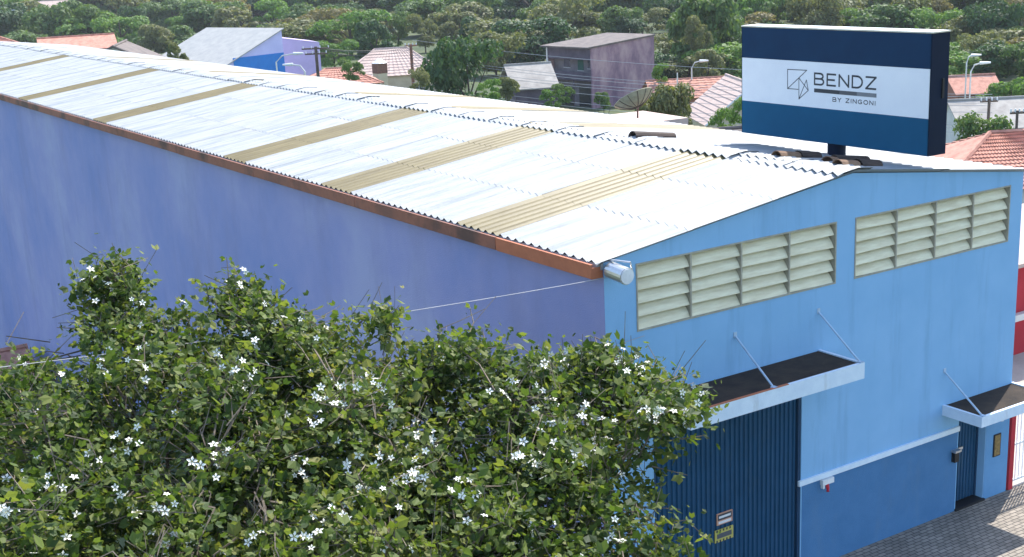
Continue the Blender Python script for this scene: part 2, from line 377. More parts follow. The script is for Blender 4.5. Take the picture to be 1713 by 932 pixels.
# louvred vents
slat_cache = {}
for (x0, x1, z0, z1) in holes[:2]:
    vb = MB(); t = .03
    vb.box(x0, x1, -.012, .24, z1-t, z1); vb.box(x0, x1, -.012, .24, z0, z0+t); vb.box(x0, x0+t, -.012, .24, z0+t, z1-t); vb.box(x1-t, x1, -.012, .24, z0+t, z1-t)
    lv = vb.build('louver_window', 'louver_frame', wh)
    bk = MB(); bk.poly([(x0, .245, z0), (x1, .245, z0), (x1, .245, z1), (x0, .245, z1)]); bk.build('backing', 'dark_inside', lv)
    cw = (x1-x0-2*t)/4
    for c in range(4):
        xa = x0+t+c*cw
        if c: mb = MB(); mb.box(xa-.018, xa+.018, -.006, .235, z0+t, z1-t); mb.build('mullion', 'louver_frame', lv)
        hs = (z1-z0-2*t)/5
        for k in range(5):
            zb = z0+t+k*hs
            sb = MB(); xl, xh = xa+.021, xa+cw-.021; n = 4; rowsv = []
            tilt = rnd.uniform(-.012, .012)
            for q in range(n+1):
                u = q/n
                yy = .012 + .215*u; zz = zb + .004 + (hs*1.06)*(u**.8)*.96
                rowsv.append((yy, zz + .02*math.sin(u*math.pi)))
            vs = []
            for (yy, zz) in rowsv: vs += [(xl, yy, zz-tilt), (xh, yy, zz+tilt)]
            for (yy, zz) in rowsv: vs += [(xl, yy+.012, zz-.010-tilt), (xh, yy+.012, zz-.010+tilt)]
            m2 = 2*(n+1)
            fs = [(2*q, 2*q+1, 2*q+3, 2*q+2) for q in range(n)] + [(m2+2*q, m2+2*q+2, m2+2*q+3, m2+2*q+1) for q in range(n)]
            fs += [(0, m2, m2+1, 1), (2*n, 2*n+1, m2+2*n+1, m2+2*n)]
            fs += [(2*q, 2*q+2, m2+2*q+2, m2+2*q) for q in range(n)] + [(2*q+1, m2+2*q+1, m2+2*q+3, 2*q+3) for q in range(n)]
            sb.add(vs, fs); sb.build('slat', 'louver_cream', lv, smooth=False)
# ribbed vehicle gate and door
def ribbed(x0, x1, y, z0, z1, pitch, dep):
    b = MB(); n = max(1, round((x1-x0)/pitch)); p = (x1-x0)/n; pr = []
    for i in range(n):
        xa = x0+i*p; pr += [(xa, y), (xa+p*.38, y), (xa+p*.5, y-dep), (xa+p*.88, y-dep)]
    pr.append((x1, y)); k = len(pr)
    vs = [(a, c, z0) for a, c in pr]+[(a, c, z1) for a, c in pr]
    b.add(vs, [(i, i+1, k+i+1, k+i) for i in range(k-1)])
    return b
gt = MB(); gt.box(1.02, 4.80, .12, .158, 0.0, 4.38); gt.box(1.02, 1.09, .02, .118, .01, 4.37); gt.box(4.73, 4.80, .02, .118, .01, 4.37); gt.box(1.092, 4.728, .02, .118, 4.30, 4.37)
gate = gt.build('gate', 'gate_dark', wh)
ribbed(1.10, 2.915, .105, .05, 4.29, .118, .032).build('gate_leaf', 'gate_blue', gate)
ribbed(2.93, 4.72, .105, .05, 4.29, .118, .032).build('gate_leaf', 'gate_blue', gate)
dr = MB(); dr.box(9.63, 10.57, .25, .295, .06, 2.42); dr.box(9.63, 9.68, .19, .249, .06, 2.42); dr.box(10.52, 10.57, .19, .249, .06, 2.42)
door = dr.build('door', 'gate_dark', wh)
ribbed(9.685, 10.515, .235, .08, 2.41, .105, .028).build('door_leaf', 'gate_blue', door)
b = MB(); b.box(9.72, 9.98, .135, .165, 1.36, 1.42); b.box(9.74, 9.77, .165, .21, 1.37, 1.41); b.box(9.93, 9.96, .165, .21, 1.37, 1.41); b.build('pull_handle', 'steel_plain', door)
b = MB(); b.box(9.60, 10.60, -.05, .26, 0.0, .05); b.build('threshold', 'black_plastic', wh)
# canopies with tie rods
def canopy(x0, x1, yo, zb, zt, topmat, rods):
    b = MB(); t = .07
    b.box(x0, x1, yo, yo+t, zb, zt); b.box(x0, x0+t, yo+t, .0, zb, zt); b.box(x1-t, x1, yo+t, .0, zb, zt); b.box(x0+t, x1-t, yo+t, .0, zb, zb+.10)
    c = b.build('canopy', 'canopy_white', wh)
    b = MB(); b.box(x0+t, x1-t, yo+t, -.001, zb+.101, zt-.025); b.build('canopy_deck', topmat, c)
    for (wx, wz, fx) in rods:
        b = MB(); b.tube([(wx, .02, wz), (fx, yo+.05, zt-.01)], .020, 8); b.box(wx-.04, wx+.04, -.012, .0, wz-.04, wz+.06); b.box(fx-.05, fx+.05, yo+.005, yo+.10, zt, zt+.02)
        b.build('tie_rod', 'rod_steel', c)
    return c
canopy(.95, 5.30, -1.15, 4.40, 4.72, 'bitumen', [(3.03, 5.47, 2.98), (5.22, 5.52, 5.24)])
c2 = canopy(9.05, XW+.05, -1.03, 2.425, 2.66, 'bitumen', [(9.07, 3.44, 9.14)])
b = MB(); b.box(1.02, 3.3, -1.155, -1.10, 4.721, 4.735); b.build('edge_flashing', 'rust_orange', wh)

# loose half-round tiles on the ridge
def half_tile(loc, L, rz, label, m, pitch=0):
    b = MB(); n = 7; vs = []
    for e, (x, r) in enumerate(((-L/2, .165), (L/2, .14))):
        for i in range(n+1):
            a = math.pi*i/n; vs.append((x, r*math.cos(a), r*math.sin(a)))
        for i in range(n+1):
            a = math.pi*i/n; vs.append((x, (r-.016)*math.cos(a), (r-.016)*math.sin(a)))
    k = n+1; fs = []
    for i in range(n):
        fs += [(i, i+1, 2*k+i+1, 2*k+i), (k+i, 3*k+i, 3*k+i+1, k+i+1), (i, k+i, k+i+1, i+1), (2*k+i, 2*k+i+1, 3*k+i+1, 3*k+i)]
    fs += [(0, 2*k, 3*k, k), (n, k+n, 3*k+n, 2*k+n)]
    b.add(vs, fs); o = b.build('ridge_tile', m, smooth=False); o.location = loc; o.rotation_euler = (0, pitch, rz)
    return tag(o, label, 'tile')
def rz_slope(x): return ZRG + (ZER-ZRG)*(x-XR)/(XW-XR) + .035
def on_slope(x, y):
    d = ray(x, y); k = (ZER-ZRG)/(XW-XR); t = (ZRG+.02-k*XR + k*CAM[0] - CAM[2])/(d[2]-k*d[0]); return Vector(CAM+d*t)
PT = -aR
for (px, py, L, rz, dz, m, lb) in (
    (1092, 231, 1.25, 0, 0, 'terracotta_dark', 'lone brown half-round clay tile lying on the white roof away from the sign'),
    (1316, 265, .62, 0, 0, 'terracotta', 'tan half-round clay tile end to end with a dark one beside the sign post'),
    (1351, 265, .62, .03, .004, 'terracotta_dark', 'dark half-round clay tile end to end with a tan one beside the sign post'),
    (1390, 274, .30, .2, 0, 'terracotta', 'short broken half-round tile at the edge of the tile group below the sign'),
    (1422, 272, .95, -.03, .0, 'terracotta_dark', 'long dark half-round tile at the back of the tile group below the sign'),
    (1416, 280, .55, .02, 0, 'terracotta', 'light brown half-round tile in front of the tile group below the sign'),
    (1451, 279, .62, .0, .004, 'terracotta_dark', 'blackened half-round tile touching the light brown one below the sign')):
    q = on_slope(px, py); half_tile((q.x, q.y, q.z+dz), L, rz, lb, m, PT)

# ------------------------------------------------------------------ rooftop sign
sg = thing('billboard', 'dark blue rooftop billboard reading BENDZ BY ZINGONI on a white band', 'sign', (8.55, 2.75, rz_slope(8.55)-.03))
SX0, SX1, SY0, SY1, SZ0, SZ1 = 8.27, 8.80, 0.0, 5.52, 8.20, 10.66
b = MB(); b.box(SX0+.012, SX1, SY0, SY1, SZ0, SZ1); b.build('cabinet', 'sign_side', sg)
b = MB(); b.box(SX0+.0, SX1+.012, SY0-.012, SY1+.012, SZ1, SZ1+.03); b.build('top_edge', 'galvanised', sg)
fy0, fy1 = SY0+.03, SY1-.03
b = MB(); b.box(SX0, SX0+.012, fy0, fy1, 9.96, SZ1-.01); b.build('upper_panel', 'sign_dark', sg)
b = MB(); b.box(SX0-.001, SX0+.012, fy0, fy1, 8.962, 9.958); wp = b.build('white_panel', 'sign_white', sg)
b = MB(); b.box(SX0, SX0+.012, fy0, fy1, SZ0+.01, 8.96); b.build('lower_panel', 'sign_blue', sg)
b = MB(); b.tube([(8.55, 2.75, 7.7), (8.55, 2.75, 8.21)], .20, 16); b.build('post', 'sign_side', sg, smooth=False)
b = MB(); b.box(8.60, 8.66, -.03, -.001, 9.35, 9.75); b.build('side_hatch', 'black_plastic', sg)
XF = SX0-.004
def stroke(b, pts, wd, closed=False):                   # flat strokes on the sign face, pts in (y, z)
    n = len(pts)
    for i in range(n if closed else n-1):
        (ya, za), (yb, zb) = pts[i], pts[(i+1) % n]
        d = math.hypot(yb-ya, zb-za)
        if d < 1e-6: continue
        ty, tz = (yb-ya)/d, (zb-za)/d; e = wd*.38; ya -= ty*e; za -= tz*e; yb += ty*e; zb += tz*e
        ny, nz = -tz*wd/2, ty*wd/2; j = .0002*(i % 4)
        b.add([(XF-j, ya+ny, za+nz), (XF-j, yb+ny, zb+nz), (XF-j, yb-ny, zb-nz), (XF-j, ya-ny, za-nz)], [(0, 1, 2, 3)])
def arc(cx, cy, rx, ry, a0, a1, n=10): return [(cx+rx*math.cos(R(a0+(a1-a0)*i/n)), cy+ry*math.sin(R(a0+(a1-a0)*i/n))) for i in range(n+1)]
GL = {'B': [[(.45, 1), (0, 1), (0, 0), (.5, 0)], arc(.48, .76, .26, .24, 90, -90), [(0, .52), (.5, .52)], arc(.52, .26, .28, .26, 90, -90)],
      'E': [[(.72, 1), (0, 1), (0, 0), (.72, 0)], [(0, .5), (.62, .5)]],
      'N': [[(0, 0), (0, 1), (.8, 0), (.8, 1)]],
      'D': [[(.4, 1), (0, 1), (0, 0), (.4, 0)], arc(.38, .5, .44, .5, 90, -90, 12)],
      'Z': [[(0, 1), (.8, 1), (0, 0), (.8, 0)]],
      'Y': [[(0, 1), (.38, .48), (.76, 1)], [(.38, .48), (.38, 0)]],
      'I': [[(.04, 0), (.04, 1)]],
      'G': [arc(.48, .5, .46, .5, 50, 320, 14), [(.84, .18), (.84, .48), (.5, .48)]],
      'O': [arc(.48, .5, .48, .5, 0, 360, 18)]}
WD = {'B': .80, 'E': .72, 'N': .80, 'D': .82, 'Z': .80, 'Y': .76, 'I': .08, 'G': .90, 'O': .96, ' ': .35}
def text(name, s, ya, yb, z0, z1, gap, wd, m):
    tot = sum(WD[c] for c in s)+gap*(len(s)-1); k = (ya-yb)/tot; y = ya
    for c in s:
        if c != ' ':
            b = MB()
            for pl in GL[c]: stroke(b, [(y-p[0]*k, z0+p[1]*(z1-z0)) for p in pl], wd)
            b.build(name, m, wp)
        y -= (WD[c]+gap)*k
text('letter', 'BENDZ', 3.17, 1.42, 9.475, 9.715, .32, .040, 'ink')
text('letter', 'BY ZINGONI', 2.62, 1.42, 9.14, 9.222, .42, .017, 'ink')
for i, (ya, yb, mm) in enumerate(((3.18, 2.44, 'ink'), (2.438, 1.94, 'ink_mid'), (1.938, 1.395, 'ink_pale'))):
    b = MB(); b.box(XF, XF+.004, yb, ya, 9.30, 9.385); b.build('underline', mm, wp)
def sp(x, y): q = on_x(1220+x/3.3275, 20+y/3.3286, SX0); return (q.y, q.z)
L_ = {k: sp(*v) for k, v in dict(a=(325, 320), b=(432, 325), c=(325, 427), d=(388, 368), e=(384, 431), f=(388, 485), g=(440, 437), h=(430, 379)).items()}
b = MB()
for s in ('ab', 'ac', 'cb', 'ce', 'df', 'fg', 'gh', 'hf', 'dg'): stroke(b, [L_[s[0]], L_[s[1]]], .017)
b.build('emblem', 'ink', wp)

# ------------------------------------------------------------------ small fittings on the facade
fl = thing('floodlight', 'silver cylindrical floodlight on a bracket at the gutter end', 'floodlight', (.1, 0, 7.25))
b = MB(); b.tube([(.06, -.13, 7.27), (.06, -.58, 7.24)], .150, 20); b.build('housing', 'galvanised', fl, smooth=False)
b = MB(); b.tube([(.06, -.581, 7.24), (.06, -.60, 7.239)], .135, 20); b.build('lens', 'plastic_white', fl)
b = MB(); b.tube([(.06, .02, 7.40), (.06, -.22, 7.46), (.20, -.50, 7.45), (.24, -.50, 7.27), (.20, -.48, 7.24)], .016, 8); b.tube([(.06, .02, 7.30), (.06, -.14, 7.28)], .05, 10); b.build('bracket', 'steel_plain', fl)
mbx = thing('letter_box', 'small black and steel letter box beside the ribbed entrance door', 'letter box', (9.50, 0, 1.4))
b = MB(); b.box(9.42, 9.56, -.10, .0, 1.24, 1.47); b.build('body', 'black_plastic', mbx)
b = MB(); b.box(9.40, 9.60, -.13, -.002, 1.472, 1.52); b.build('flap', 'steel_plain', mbx)
pq = thing('wall_plaque', 'bronze plaque fixed to the pillar right of the entrance door', 'plaque', (10.97, 0, 1.3))
b = MB(); b.box(10.85, 11.09, -.03, -.006, .98, 1.52); b.build('frame', 'black_plastic', pq)
b = MB(); b.box(10.875, 11.065, -.036, -.0301, 1.005, 1.495); b.build('plate', 'bronze', pq)
wl = thing('wall_lamp', 'small dark wall lamp under the concrete door canopy', 'lamp', (11.0, 0, 2.1))
b = MB(); b.box(10.86, 11.20, -.10, -.006, 1.98, 2.04); b.box(10.9, 10.95, -.07, -.007, 1.90, 1.98); b.build('arm', 'black_plastic', wl)
b = MB(); b.tube([(10.98, -.08, 1.97), (10.98, -.08, 1.86)], .05, 10, r1=.065); b.build('bulb', 'plastic_white', wl)
hb = thing('tap_box', 'white utility box with red tap fixed under the pale band', 'utility box', (5.48, 0, 1.8))
b = MB(); b.box(5.34, 5.66, -.09, -.006, 1.80, 1.915); b.box(5.36, 5.40, -.08, -.006, 1.72, 1.80); b.build('cover', 'plastic_white', hb)
b = MB(); b.tube([(5.48, -.07, 1.80), (5.48, -.09, 1.70), (5.45, -.12, 1.66)], .035, 8); b.build('tap', 'red_plastic', hb)
def gsign(name, label, x0, x1, z0, z1, m, bars):
    o = thing(name, label, 'sign', ((x0+x1)/2, .07, z0)); b = MB(); b.box(x0, x1, .050, .071, z0, z1); b.build('plate', m, o)
    for i, (u0, u1, v0, v1, mm) in enumerate(bars):
        b = MB(); b.box(x0+(x1-x0)*u0, x0+(x1-x0)*u1, .0475-.0003*i, .0499-.0003*i, z0+(z1-z0)*v0, z0+(z1-z0)*v1); b.build('print', mm, o)
gsign('notice_plate', 'orange and black notice plate on the blue ribbed gate', 2.60, 3.00, 1.66, 1.90, 'sticker_orange', [(.05, .95, .40, .92, 'ink'), (.12, .88, .56, .76, 'plastic_white'), (.1, .9, .08, .3, 'plastic_white')])
gsign('warning_plate', 'yellow and black hazard plate below the notice on the gate', 2.55, 3.02, 1.30, 1.56, 'sticker_yellow', [(.06+.18*i, .14+.18*i, .0, .18, 'ink') for i in range(5)]+[(.06+.18*i, .14+.18*i, .82, 1, 'ink') for i in range(5)]+[(.1, .9, .3, .7, 'ink_mid')])

# ------------------------------------------------------------------ red neighbour at the right with its barred gate
rp = MB(); rp.box(11.47, 11.62, -.02, .18, 0, 2.40); o = rp.build('gate_post', 'wall_red'); tag(o, 'narrow red gate post against the warehouse pillar', 'post')
bg_ = thing('barred_gate', 'white metal gate of thin bars beside the red post', 'gate', (13, .08, 0))
b = MB(); b.box(11.66, 14.6, .06, .10, .12, .17); b.box(11.66, 14.6, .06, .10, 1.02, 1.07); b.box(11.66, 14.6, .06, .10, 2.10, 2.15); b.build('rail', 'paint_white', bg_)
for i in range(24): b = MB(); x = 11.70+i*.125; b.box(x-.011, x+.011, .068, .092, .171, 1.019); b.box(x-.011, x+.011, .068, .092, 1.071, 2.099); b.build('bar', 'paint_white', bg_)
rh = thing('red_house', 'red walled house with pale tiled roof beside the warehouse', 'house', (15, 6, 0))
b = MB(); b.box(11.75, 24, 6.2, 14, -3, 3.0); b.build('wall', 'wall_red', rh)
b = MB(); b.box(13.0, 24, 6.0, 6.19, 1.15, 1.35); b.build('ledge', 'wall_white', rh)
b = MB(); b.slab([(11.62, 5.7, 3.05), (24.4, 5.7, 3.05), (24.4, 9, 3.7), (11.62, 9, 3.7)], .12); b.slab([(11.62, 9.003, 3.7), (24.4, 9.003, 3.7), (24.4, 14.5, 2.6), (11.62, 14.5, 2.6)], .12); b.build('roof', 'tile_pink', rh)

# ------------------------------------------------------------------ houses behind
def tiled(pa, pb, pc, pd, rows, cols, amp, step):
    # pa-pb lower edge, pd-pc upper edge; stepped, rippled tile rows as real relief
    b = MB(); pa, pb, pc, pd = map(Vector, (pa, pb, pc, pd)); n = (pb-pa).cross(pd-pa).normalized()
    if n.z < 0: n = -n
    nc = cols*3
    for r_ in range(rows):
        v0, v1 = r_/rows, (r_+1)/rows; row = []
        for v, h in ((v0, step), (v1, 0)):
            l_, rr = pa.lerp(pd, v), pb.lerp(pc, v)
            row += [l_.lerp(rr, i/nc) + n*(h + amp*(1 if i % 3 == 1 else (.4 if i % 3 == 2 else 0)) + rnd.uniform(0, .006)) for i in range(nc+1)]
        l_, rr = pa.lerp(pd, v0), pb.lerp(pc, v0)
        row += [l_.lerp(rr, i/nc)-n*.01 for i in range(nc+1)]
        k = nc+1
        b.add(row, [(i, i+1, k+i+1, k+i) for i in range(nc)] + [(2*k+i, 2*k+i+1, i+1, i) for i in range(nc)])
    return b
def house(name, label, px, D, wd, dp, he, hr, rz, wallm, roofm, kind='gable', ytop=None, tiles=None, ov=.4, wins=(), zbase=None, cat='house', grp=None, ridge_along='x', chim=None):
    """he, hr: eave and ridge heights in metres above world zero; local x spans the front"""
    c = at(px, 100, D); z0 = ground(c.x, c.y)-.4 if zbase is None else zbase
    o = thing(name, label, cat, (c.x, c.y, z0), grp, rz); OFF[o.name] = Vector((0, 0, 0)); he -= z0; hr -= z0
    a, d_ = wd/2, dp/2; b = MB()
    if kind == 'gable' and ridge_along == 'x':
        b.hexa([(-a, -d_, 0), (a, -d_, 0), (a, d_, 0), (-a, d_, 0)], [(-a, -d_, he), (a, -d_, he), (a, d_, he), (-a, d_, he)])
        b.add([(-a, -d_, he), (-a, d_, he), (-a, 0, hr-.1)], [(0, 1, 2)]); b.add([(a, -d_, he), (a, d_, he), (a, 0, hr-.1)], [(0, 1, 2)])
    elif kind == 'gable':
        b.hexa([(-a, -d_, 0), (a, -d_, 0), (a, d_, 0), (-a, d_, 0)], [(-a, -d_, he), (a, -d_, he), (a, d_, he), (-a, d_, he)])
        b.add([(-a, -d_, he), (a, -d_, he), (0, -d_, hr-.1)], [(0, 1, 2)]); b.add([(-a, d_, he), (a, d_, he), (0, d_, hr-.1)], [(0, 1, 2)])
    elif kind == 'shed':      # he at local -x, hr at +x
        b.hexa([(-a, -d_, 0), (a, -d_, 0), (a, d_, 0), (-a, d_, 0)], [(-a, -d_, he-.08), (a, -d_, hr-.08), (a, d_, hr-.08), (-a, d_, he-.08)])
    else:
        b.hexa([(-a, -d_, 0), (a, -d_, 0), (a, d_, 0), (-a, d_, 0)], [(-a, -d_, he), (a, -d_, he), (a, d_, he), (-a, d_, he)])
    b.build('wall', wallm, o, local=True)
    A, B = a+ov, d_+ov; sl_ = (hr-he)/d_ if d_ else 0; zl = he-sl_*ov*.8
    def surf(q):
        if tiles: return tiled(*q, tiles[0], tiles[1], .05, .05).build('roof', roofm, o, local=True)
        return MB().slab(list(q), .12).build('roof', roofm, o, local=True)
    if kind == 'gable' and ridge_along == 'x':
        r_ = surf(((-A, -B, zl), (A, -B, zl), (A, 0, hr+.02), (-A, 0, hr+.02))); surf(((A, B, zl), (-A, B, zl), (-A, .004, hr+.02), (A, .004, hr+.02)))
        MB().tube([(-A, 0, hr+.06), (A, 0, hr+.06)], .12, 6).build('ridge', roofm, r_, local=True)
    elif kind == 'gable':
        zl = he-(hr-he)/a*ov*.8
        r_ = surf(((-A, B, zl), (-A, -B, zl), (0, -B, hr+.02), (0, B, hr+.02))); surf(((A, -B, zl), (A, B, zl), (.004, B, hr+.02), (.004, -B, hr+.02)))
        MB().tube([(0, -B, hr+.06), (0, B, hr+.06)], .12, 6).build('ridge', roofm, r_, local=True)
        MB().tube([(-A, -B, zl+.05), (0, -B, hr+.08), (A, -B, zl+.05)], .10, 5).build('verge', 'paint_white' if name == 'pink_roof_house' else roofm, r_, local=True)
    elif kind == 'shed':
        surf(((-A, -B, he), (A, -B, hr+(hr-he)*ov/a/2), (A, B, hr+(hr-he)*ov/a/2), (-A, B, he)))
    elif kind == 'hip':
        q = max(.3, a-d_*.95)
        r_ = surf(((-A, -B, zl), (A, -B, zl), (q, 0, hr), (-q, 0, hr))); surf(((A, B, zl), (-A, B, zl), (-q, 0, hr), (q, 0, hr)))
        for sx in (-1, 1):
            MB().hexa([(sx*A, -B, zl-.12), (sx*A, B, zl-.12), (sx*q, 0, hr-.12)], [(sx*A, -B, zl), (sx*A, B, zl), (sx*q, 0, hr)]).build('roof', roofm, o, local=True)
            MB().tube([(sx*A, -B, zl+.03), (sx*q, 0, hr+.05)], .11, 5).build('hip_ridge', roofm, r_, local=True)
        MB().tube([(-q, 0, hr+.05), (q, 0, hr+.05)], .11, 5).build('ridge', roofm, r_, local=True)
    elif kind == 'flat':
        MB().slab([(-A, -B, hr), (A, -B, hr), (A, B, hr), (-A, B, hr)], hr-he).build('roof', roofm, o, local=True)
    for (face, u0, u1, v0, v1, m, fr) in wins:       # windows and doors, v above base
        b = MB(); f = MB(); e = .05
        if face == 'f': b.box(u0, u1, -d_-.02, -d_+.01, v0, v1); f.box(u0-e, u1+e, -d_-.04, -d_-.021, v1, v1+e); f.box(u0-e, u1+e, -d_-.06, -d_-.021, v0-e, v0); f.box((u0+u1)/2-.03, (u0+u1)/2+.03, -d_-.035, -d_-.021, v0, v1)
        else: b.box(-a-.02, -a+.01, u0, u1, v0, v1); f.box(-a-.06, -a-.021, u0-e, u1+e, v0-e, v0); f.box(-a-.04, -a-.021, u0-e, u1+e, v1, v1+e); f.box(-a-.035, -a-.021, (u0+u1)/2-.03, (u0+u1)/2+.03, v0, v1)
        wo = b.build('door' if m == 'door_green' else 'window', m, o, local=True); f.build('frame', fr, wo, local=True)
    return o

# row left of the ridge
house('tile_roof_house', 'low house with faded orange tile roof beside the brown shed', -8, 150, 10, 9, 3.7, 5.4, R(-8), 'wall_brick', 'tile_orange', 'hip', tiles=(10, 16))
house('brick_shed', 'brick shed with flat orange sheet roof', 132, 165, 8.5, 7, 3.0, 4.3, R(-12), 'wall_brick', 'tile_orange', 'gable')
house('brown_roof_house', 'house with dark brown corrugated gable roof', 204, 135, 8.8, 9, 2.7, 4.9, R(-25), 'wall_white', 'roof_brown', 'gable', ridge_along='y')
lh = house('lilac_hall', 'tall lilac hall with royal blue base and sloping pale roof', 352, 172, 11.4, 16, -.9, 3.7, R(16), 'wall_lilac', 'roof_pale', 'shed', ov=.25, cat='building')
MB().box(-2.4, 5.72, -8.04, -7.9, 0, 8.6).build('painted_base', 'wall_royal', lh, local=True)
house('mauve_house', 'plain mauve walled building next to the lilac hall', 494, 182, 5.6, 6, 2.2, 1.2, R(-10), 'wall_mauve', 'wall_mauve', 'shed', ov=.02)
house('orange_roof_house', 'small house with orange tile roof between the two utility poles', 560, 150, 9, 7, -1.4, .1, R(-20), 'wall_cream', 'tile_orange', 'hip', tiles=(8, 14))
ch = house('cream_house', 'cream house with dusty pink hip roof', 655, 186, 13.6, 9.5, -3.7, -.5, R(-26), 'wall_cream', 'tile_pink', 'hip', tiles=(10, 18),
      wins=(('f', -5.6, -3.9, 1.6, 3.0, 'glass_dark', 'paint_white'), ('f', 2.6, 4.2, 1.5, 2.9, 'glass_dark', 'paint_white')))
q = at(636, 125, 172); chm = thing('chimney_stack', 'square chimney with brown top and cream foot in front of the cream house', 'chimney', (q.x, q.y, ground(q.x, q.y)))
MB().box(q.x-.7, q.x+.7, q.y-.7, q.y+.7, -8, q.z+.2).build('base', 'wall_cream', chm)
MB().box(q.x-.74, q.x+.74, q.y-.74, q.y+.74, q.z+.2, q.z+1.5).build('shaft', 'pole_rust', chm)
MB().tube([(q.x, q.y, q.z+1.5), (q.x, q.y, q.z+1.75), (q.x, q.y, q.z+2.0)], 1.0, 12, r1=.3).build('cowl', 'plastic_white', chm)
house('grey_roof_house', 'small house with worn grey gable roof beside the purple building', 882, 160, 4.9, 7, -3.6, -1.3, R(-20), 'wall_shade', 'roof_grey', 'gable', ov=.5)
# purple two-storey building
c = at(1004, 100, 170); z0 = -7.9
pb_ = thing('purple_building', 'weathered purple two storey building with dark balcony front', 'building', (c.x, c.y, z0), rz=R(5)); OFF[pb_.name] = Vector((0, 0, 0))
H_ = 7.9+.05; a, d_ = 5.4, 4.4
MB().hexa([(-a+1.2, -d_, 0), (a, -d_, 0), (a, d_, 0), (-a+1.2, d_, 0)], [(-a+1.2, -d_, H_), (a, -d_, H_+.75), (a, d_, H_+.75), (-a+1.2, d_, H_)]).build('wall', 'wall_purple', pb_, local=True)
MB().box(-a, -a+1.199, -d_, -d_+.18, 0, H_).build('wing_wall', 'wall_purple', pb_, local=True)
MB().box(-a, -a+1.199, d_-.18, d_, 0, H_).build('wing_wall', 'wall_purple', pb_, local=True)
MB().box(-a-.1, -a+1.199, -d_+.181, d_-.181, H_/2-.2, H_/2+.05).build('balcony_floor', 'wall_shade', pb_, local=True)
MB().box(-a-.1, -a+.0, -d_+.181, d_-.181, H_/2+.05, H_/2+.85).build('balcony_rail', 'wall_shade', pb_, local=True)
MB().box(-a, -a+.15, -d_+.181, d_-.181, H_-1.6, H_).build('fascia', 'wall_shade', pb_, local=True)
MB().slab([(-a-.7, -d_-.15, H_+.05), (a+.1, -d_-.15, H_+.80), (a+.1, d_+.3, H_+.80), (-a-.7, d_+.3, H_+.05)], .2).build('roof', 'roof_brown', pb_, local=True)
xf = -a+1.2
for (u0, u1, v0, v1, mm) in ((-1.6, -.5, 4.9, 6.4, 'door_green'), (1.0, 2.2, 5.2, 6.4, 'glass_dark'), (-3.2, -2.4, 5.2, 6.4, 'glass_dark'), (-2.8, -.6, 0, 2.8, 'glass_dark'), (.4, 2.8, .2, 2.8, 'glass_dark')):
    wo = MB().box(xf-.07, xf+.02, u0, u1, v0, v1).build('door' if mm == 'door_green' else 'window', mm, pb_, local=True)
    MB().box(xf-.11, xf-.071, u0-.08, u1+.08, v0-.08, v0).build('sill', 'wall_white', wo, local=True)
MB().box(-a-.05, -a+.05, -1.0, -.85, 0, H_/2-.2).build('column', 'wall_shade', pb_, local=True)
MB().box(-a-.05, -a+.10, d_-.3, d_-.12, 0, H_-.1).build('drain_pipe', 'paint_white', pb_, local=True)
MB().box(xf-.045, xf-.003, -d_+.19, d_-.19, 0, H_-.02).build('front_face', 'wall_front_shaded', pb_, local=True)  # grey panel over the purple wall, balcony shade put into its colour
# right of it
nb = house('slab_roof_house', 'low pink house with flat roof carrying the satellite dish', 1050, 84, 5.4, 5, 1.2, 1.6, R(-5), 'tile_pink', 'tile_pink', 'flat', ov=.1)
house('pink_roof_house', 'house with pink tile roof and white verge behind the billboard', 1236, 130, 8.5, 10, -4.6, -1.2, R(-28), 'wall_cream', 'tile_pink', 'gable', ridge_along='y', tiles=(10, 14))
house('orange_ridge_house', 'low orange roofed house behind the tall shrub', 1150, 150, 9, 7, -4.6, -3.0, R(-28), 'wall_brick', 'tile_orange', 'gable', tiles=(8, 12))
house('brown_sheet_house', 'low building with brown sheet roof against the far eave', 1215, 75, 5.0, 6, 1.0, 1.9, R(-20), 'wall_shade', 'roof_brown', 'gable')
house('red_tile_house', 'house with bright red clay tile roof behind the billboard end', 1690, 62, 9.2, 8, 1.2, 3.0, R(-30), 'wall_white', 'tile_orange', 'hip', tiles=(16, 30))
house('grey_pair_house', 'pale walled house with wide grey sheet roof and dark edge', 1680, 115, 9, 7, -4.2, -2.3, R(-32), 'wall_white', 'roof_grey', 'gable')
house('dark_roof_house', 'house with taupe sheet roof below the grey one', 1725, 100, 9, 7, -4.3, -2.9, R(-28), 'wall_white', 'roof_grey', 'gable')
house('rust_roof_house', 'small far house with rusty tile roof under the lime tree', 1625, 140, 4.5, 5, -4.4, -3.0, R(-30), 'wall_brick', 'tile_orange', 'gable')
far = [(30, 395, 7, 'wall_mauve', 'roof_pale', -1.0, 1.2), (58, 420, 9, 'wall_white', 'roof_brown', -.2, 1.6), (102, 430, 9, 'wall_cream', 'tile_pink', .2, 2.4), (175, 470, 12, 'wall_white', 'tile_pink', .6, 2.4),
       (1095, 400, 20, 'wall_cream', 'tile_pink', -4.0, -1.6), (1590, 430, 15, 'wall_white', 'tile_pink', -7.0, -4.4), (1480, 440, 14, 'wall_white', 'tile_pink', -6.5, -4.2)]
flab = ['tiny far mauve house in the top corner above the wood', 'far white house with dark roof next to the mauve one', 'far cream house with pale pink roof above the wood', 'far white house with broad pink roof past the cream one', 'wide far house with pink roof on the clearing above the purple building', 'far white house with pink roof above the bright round tree', 'far house with pink roof glimpsed over the billboard top']
for (px, D, wd, wm, rm, he, hr), lb in zip(far, flab): house('far_house', lb, px, D, wd, 8, he, hr, R(-32), wm, rm, 'gable', grp='houses far beyond the wood', zbase=-9)
q = at(20, 598, 52)
house('low_tile_house', 'orange tile roof of the low house below the lilac wall', 10, 60, 4, 5, -5.4, -4.6, 0, 'wall_brick', 'tile_orange', 'gable', zbase=-9)
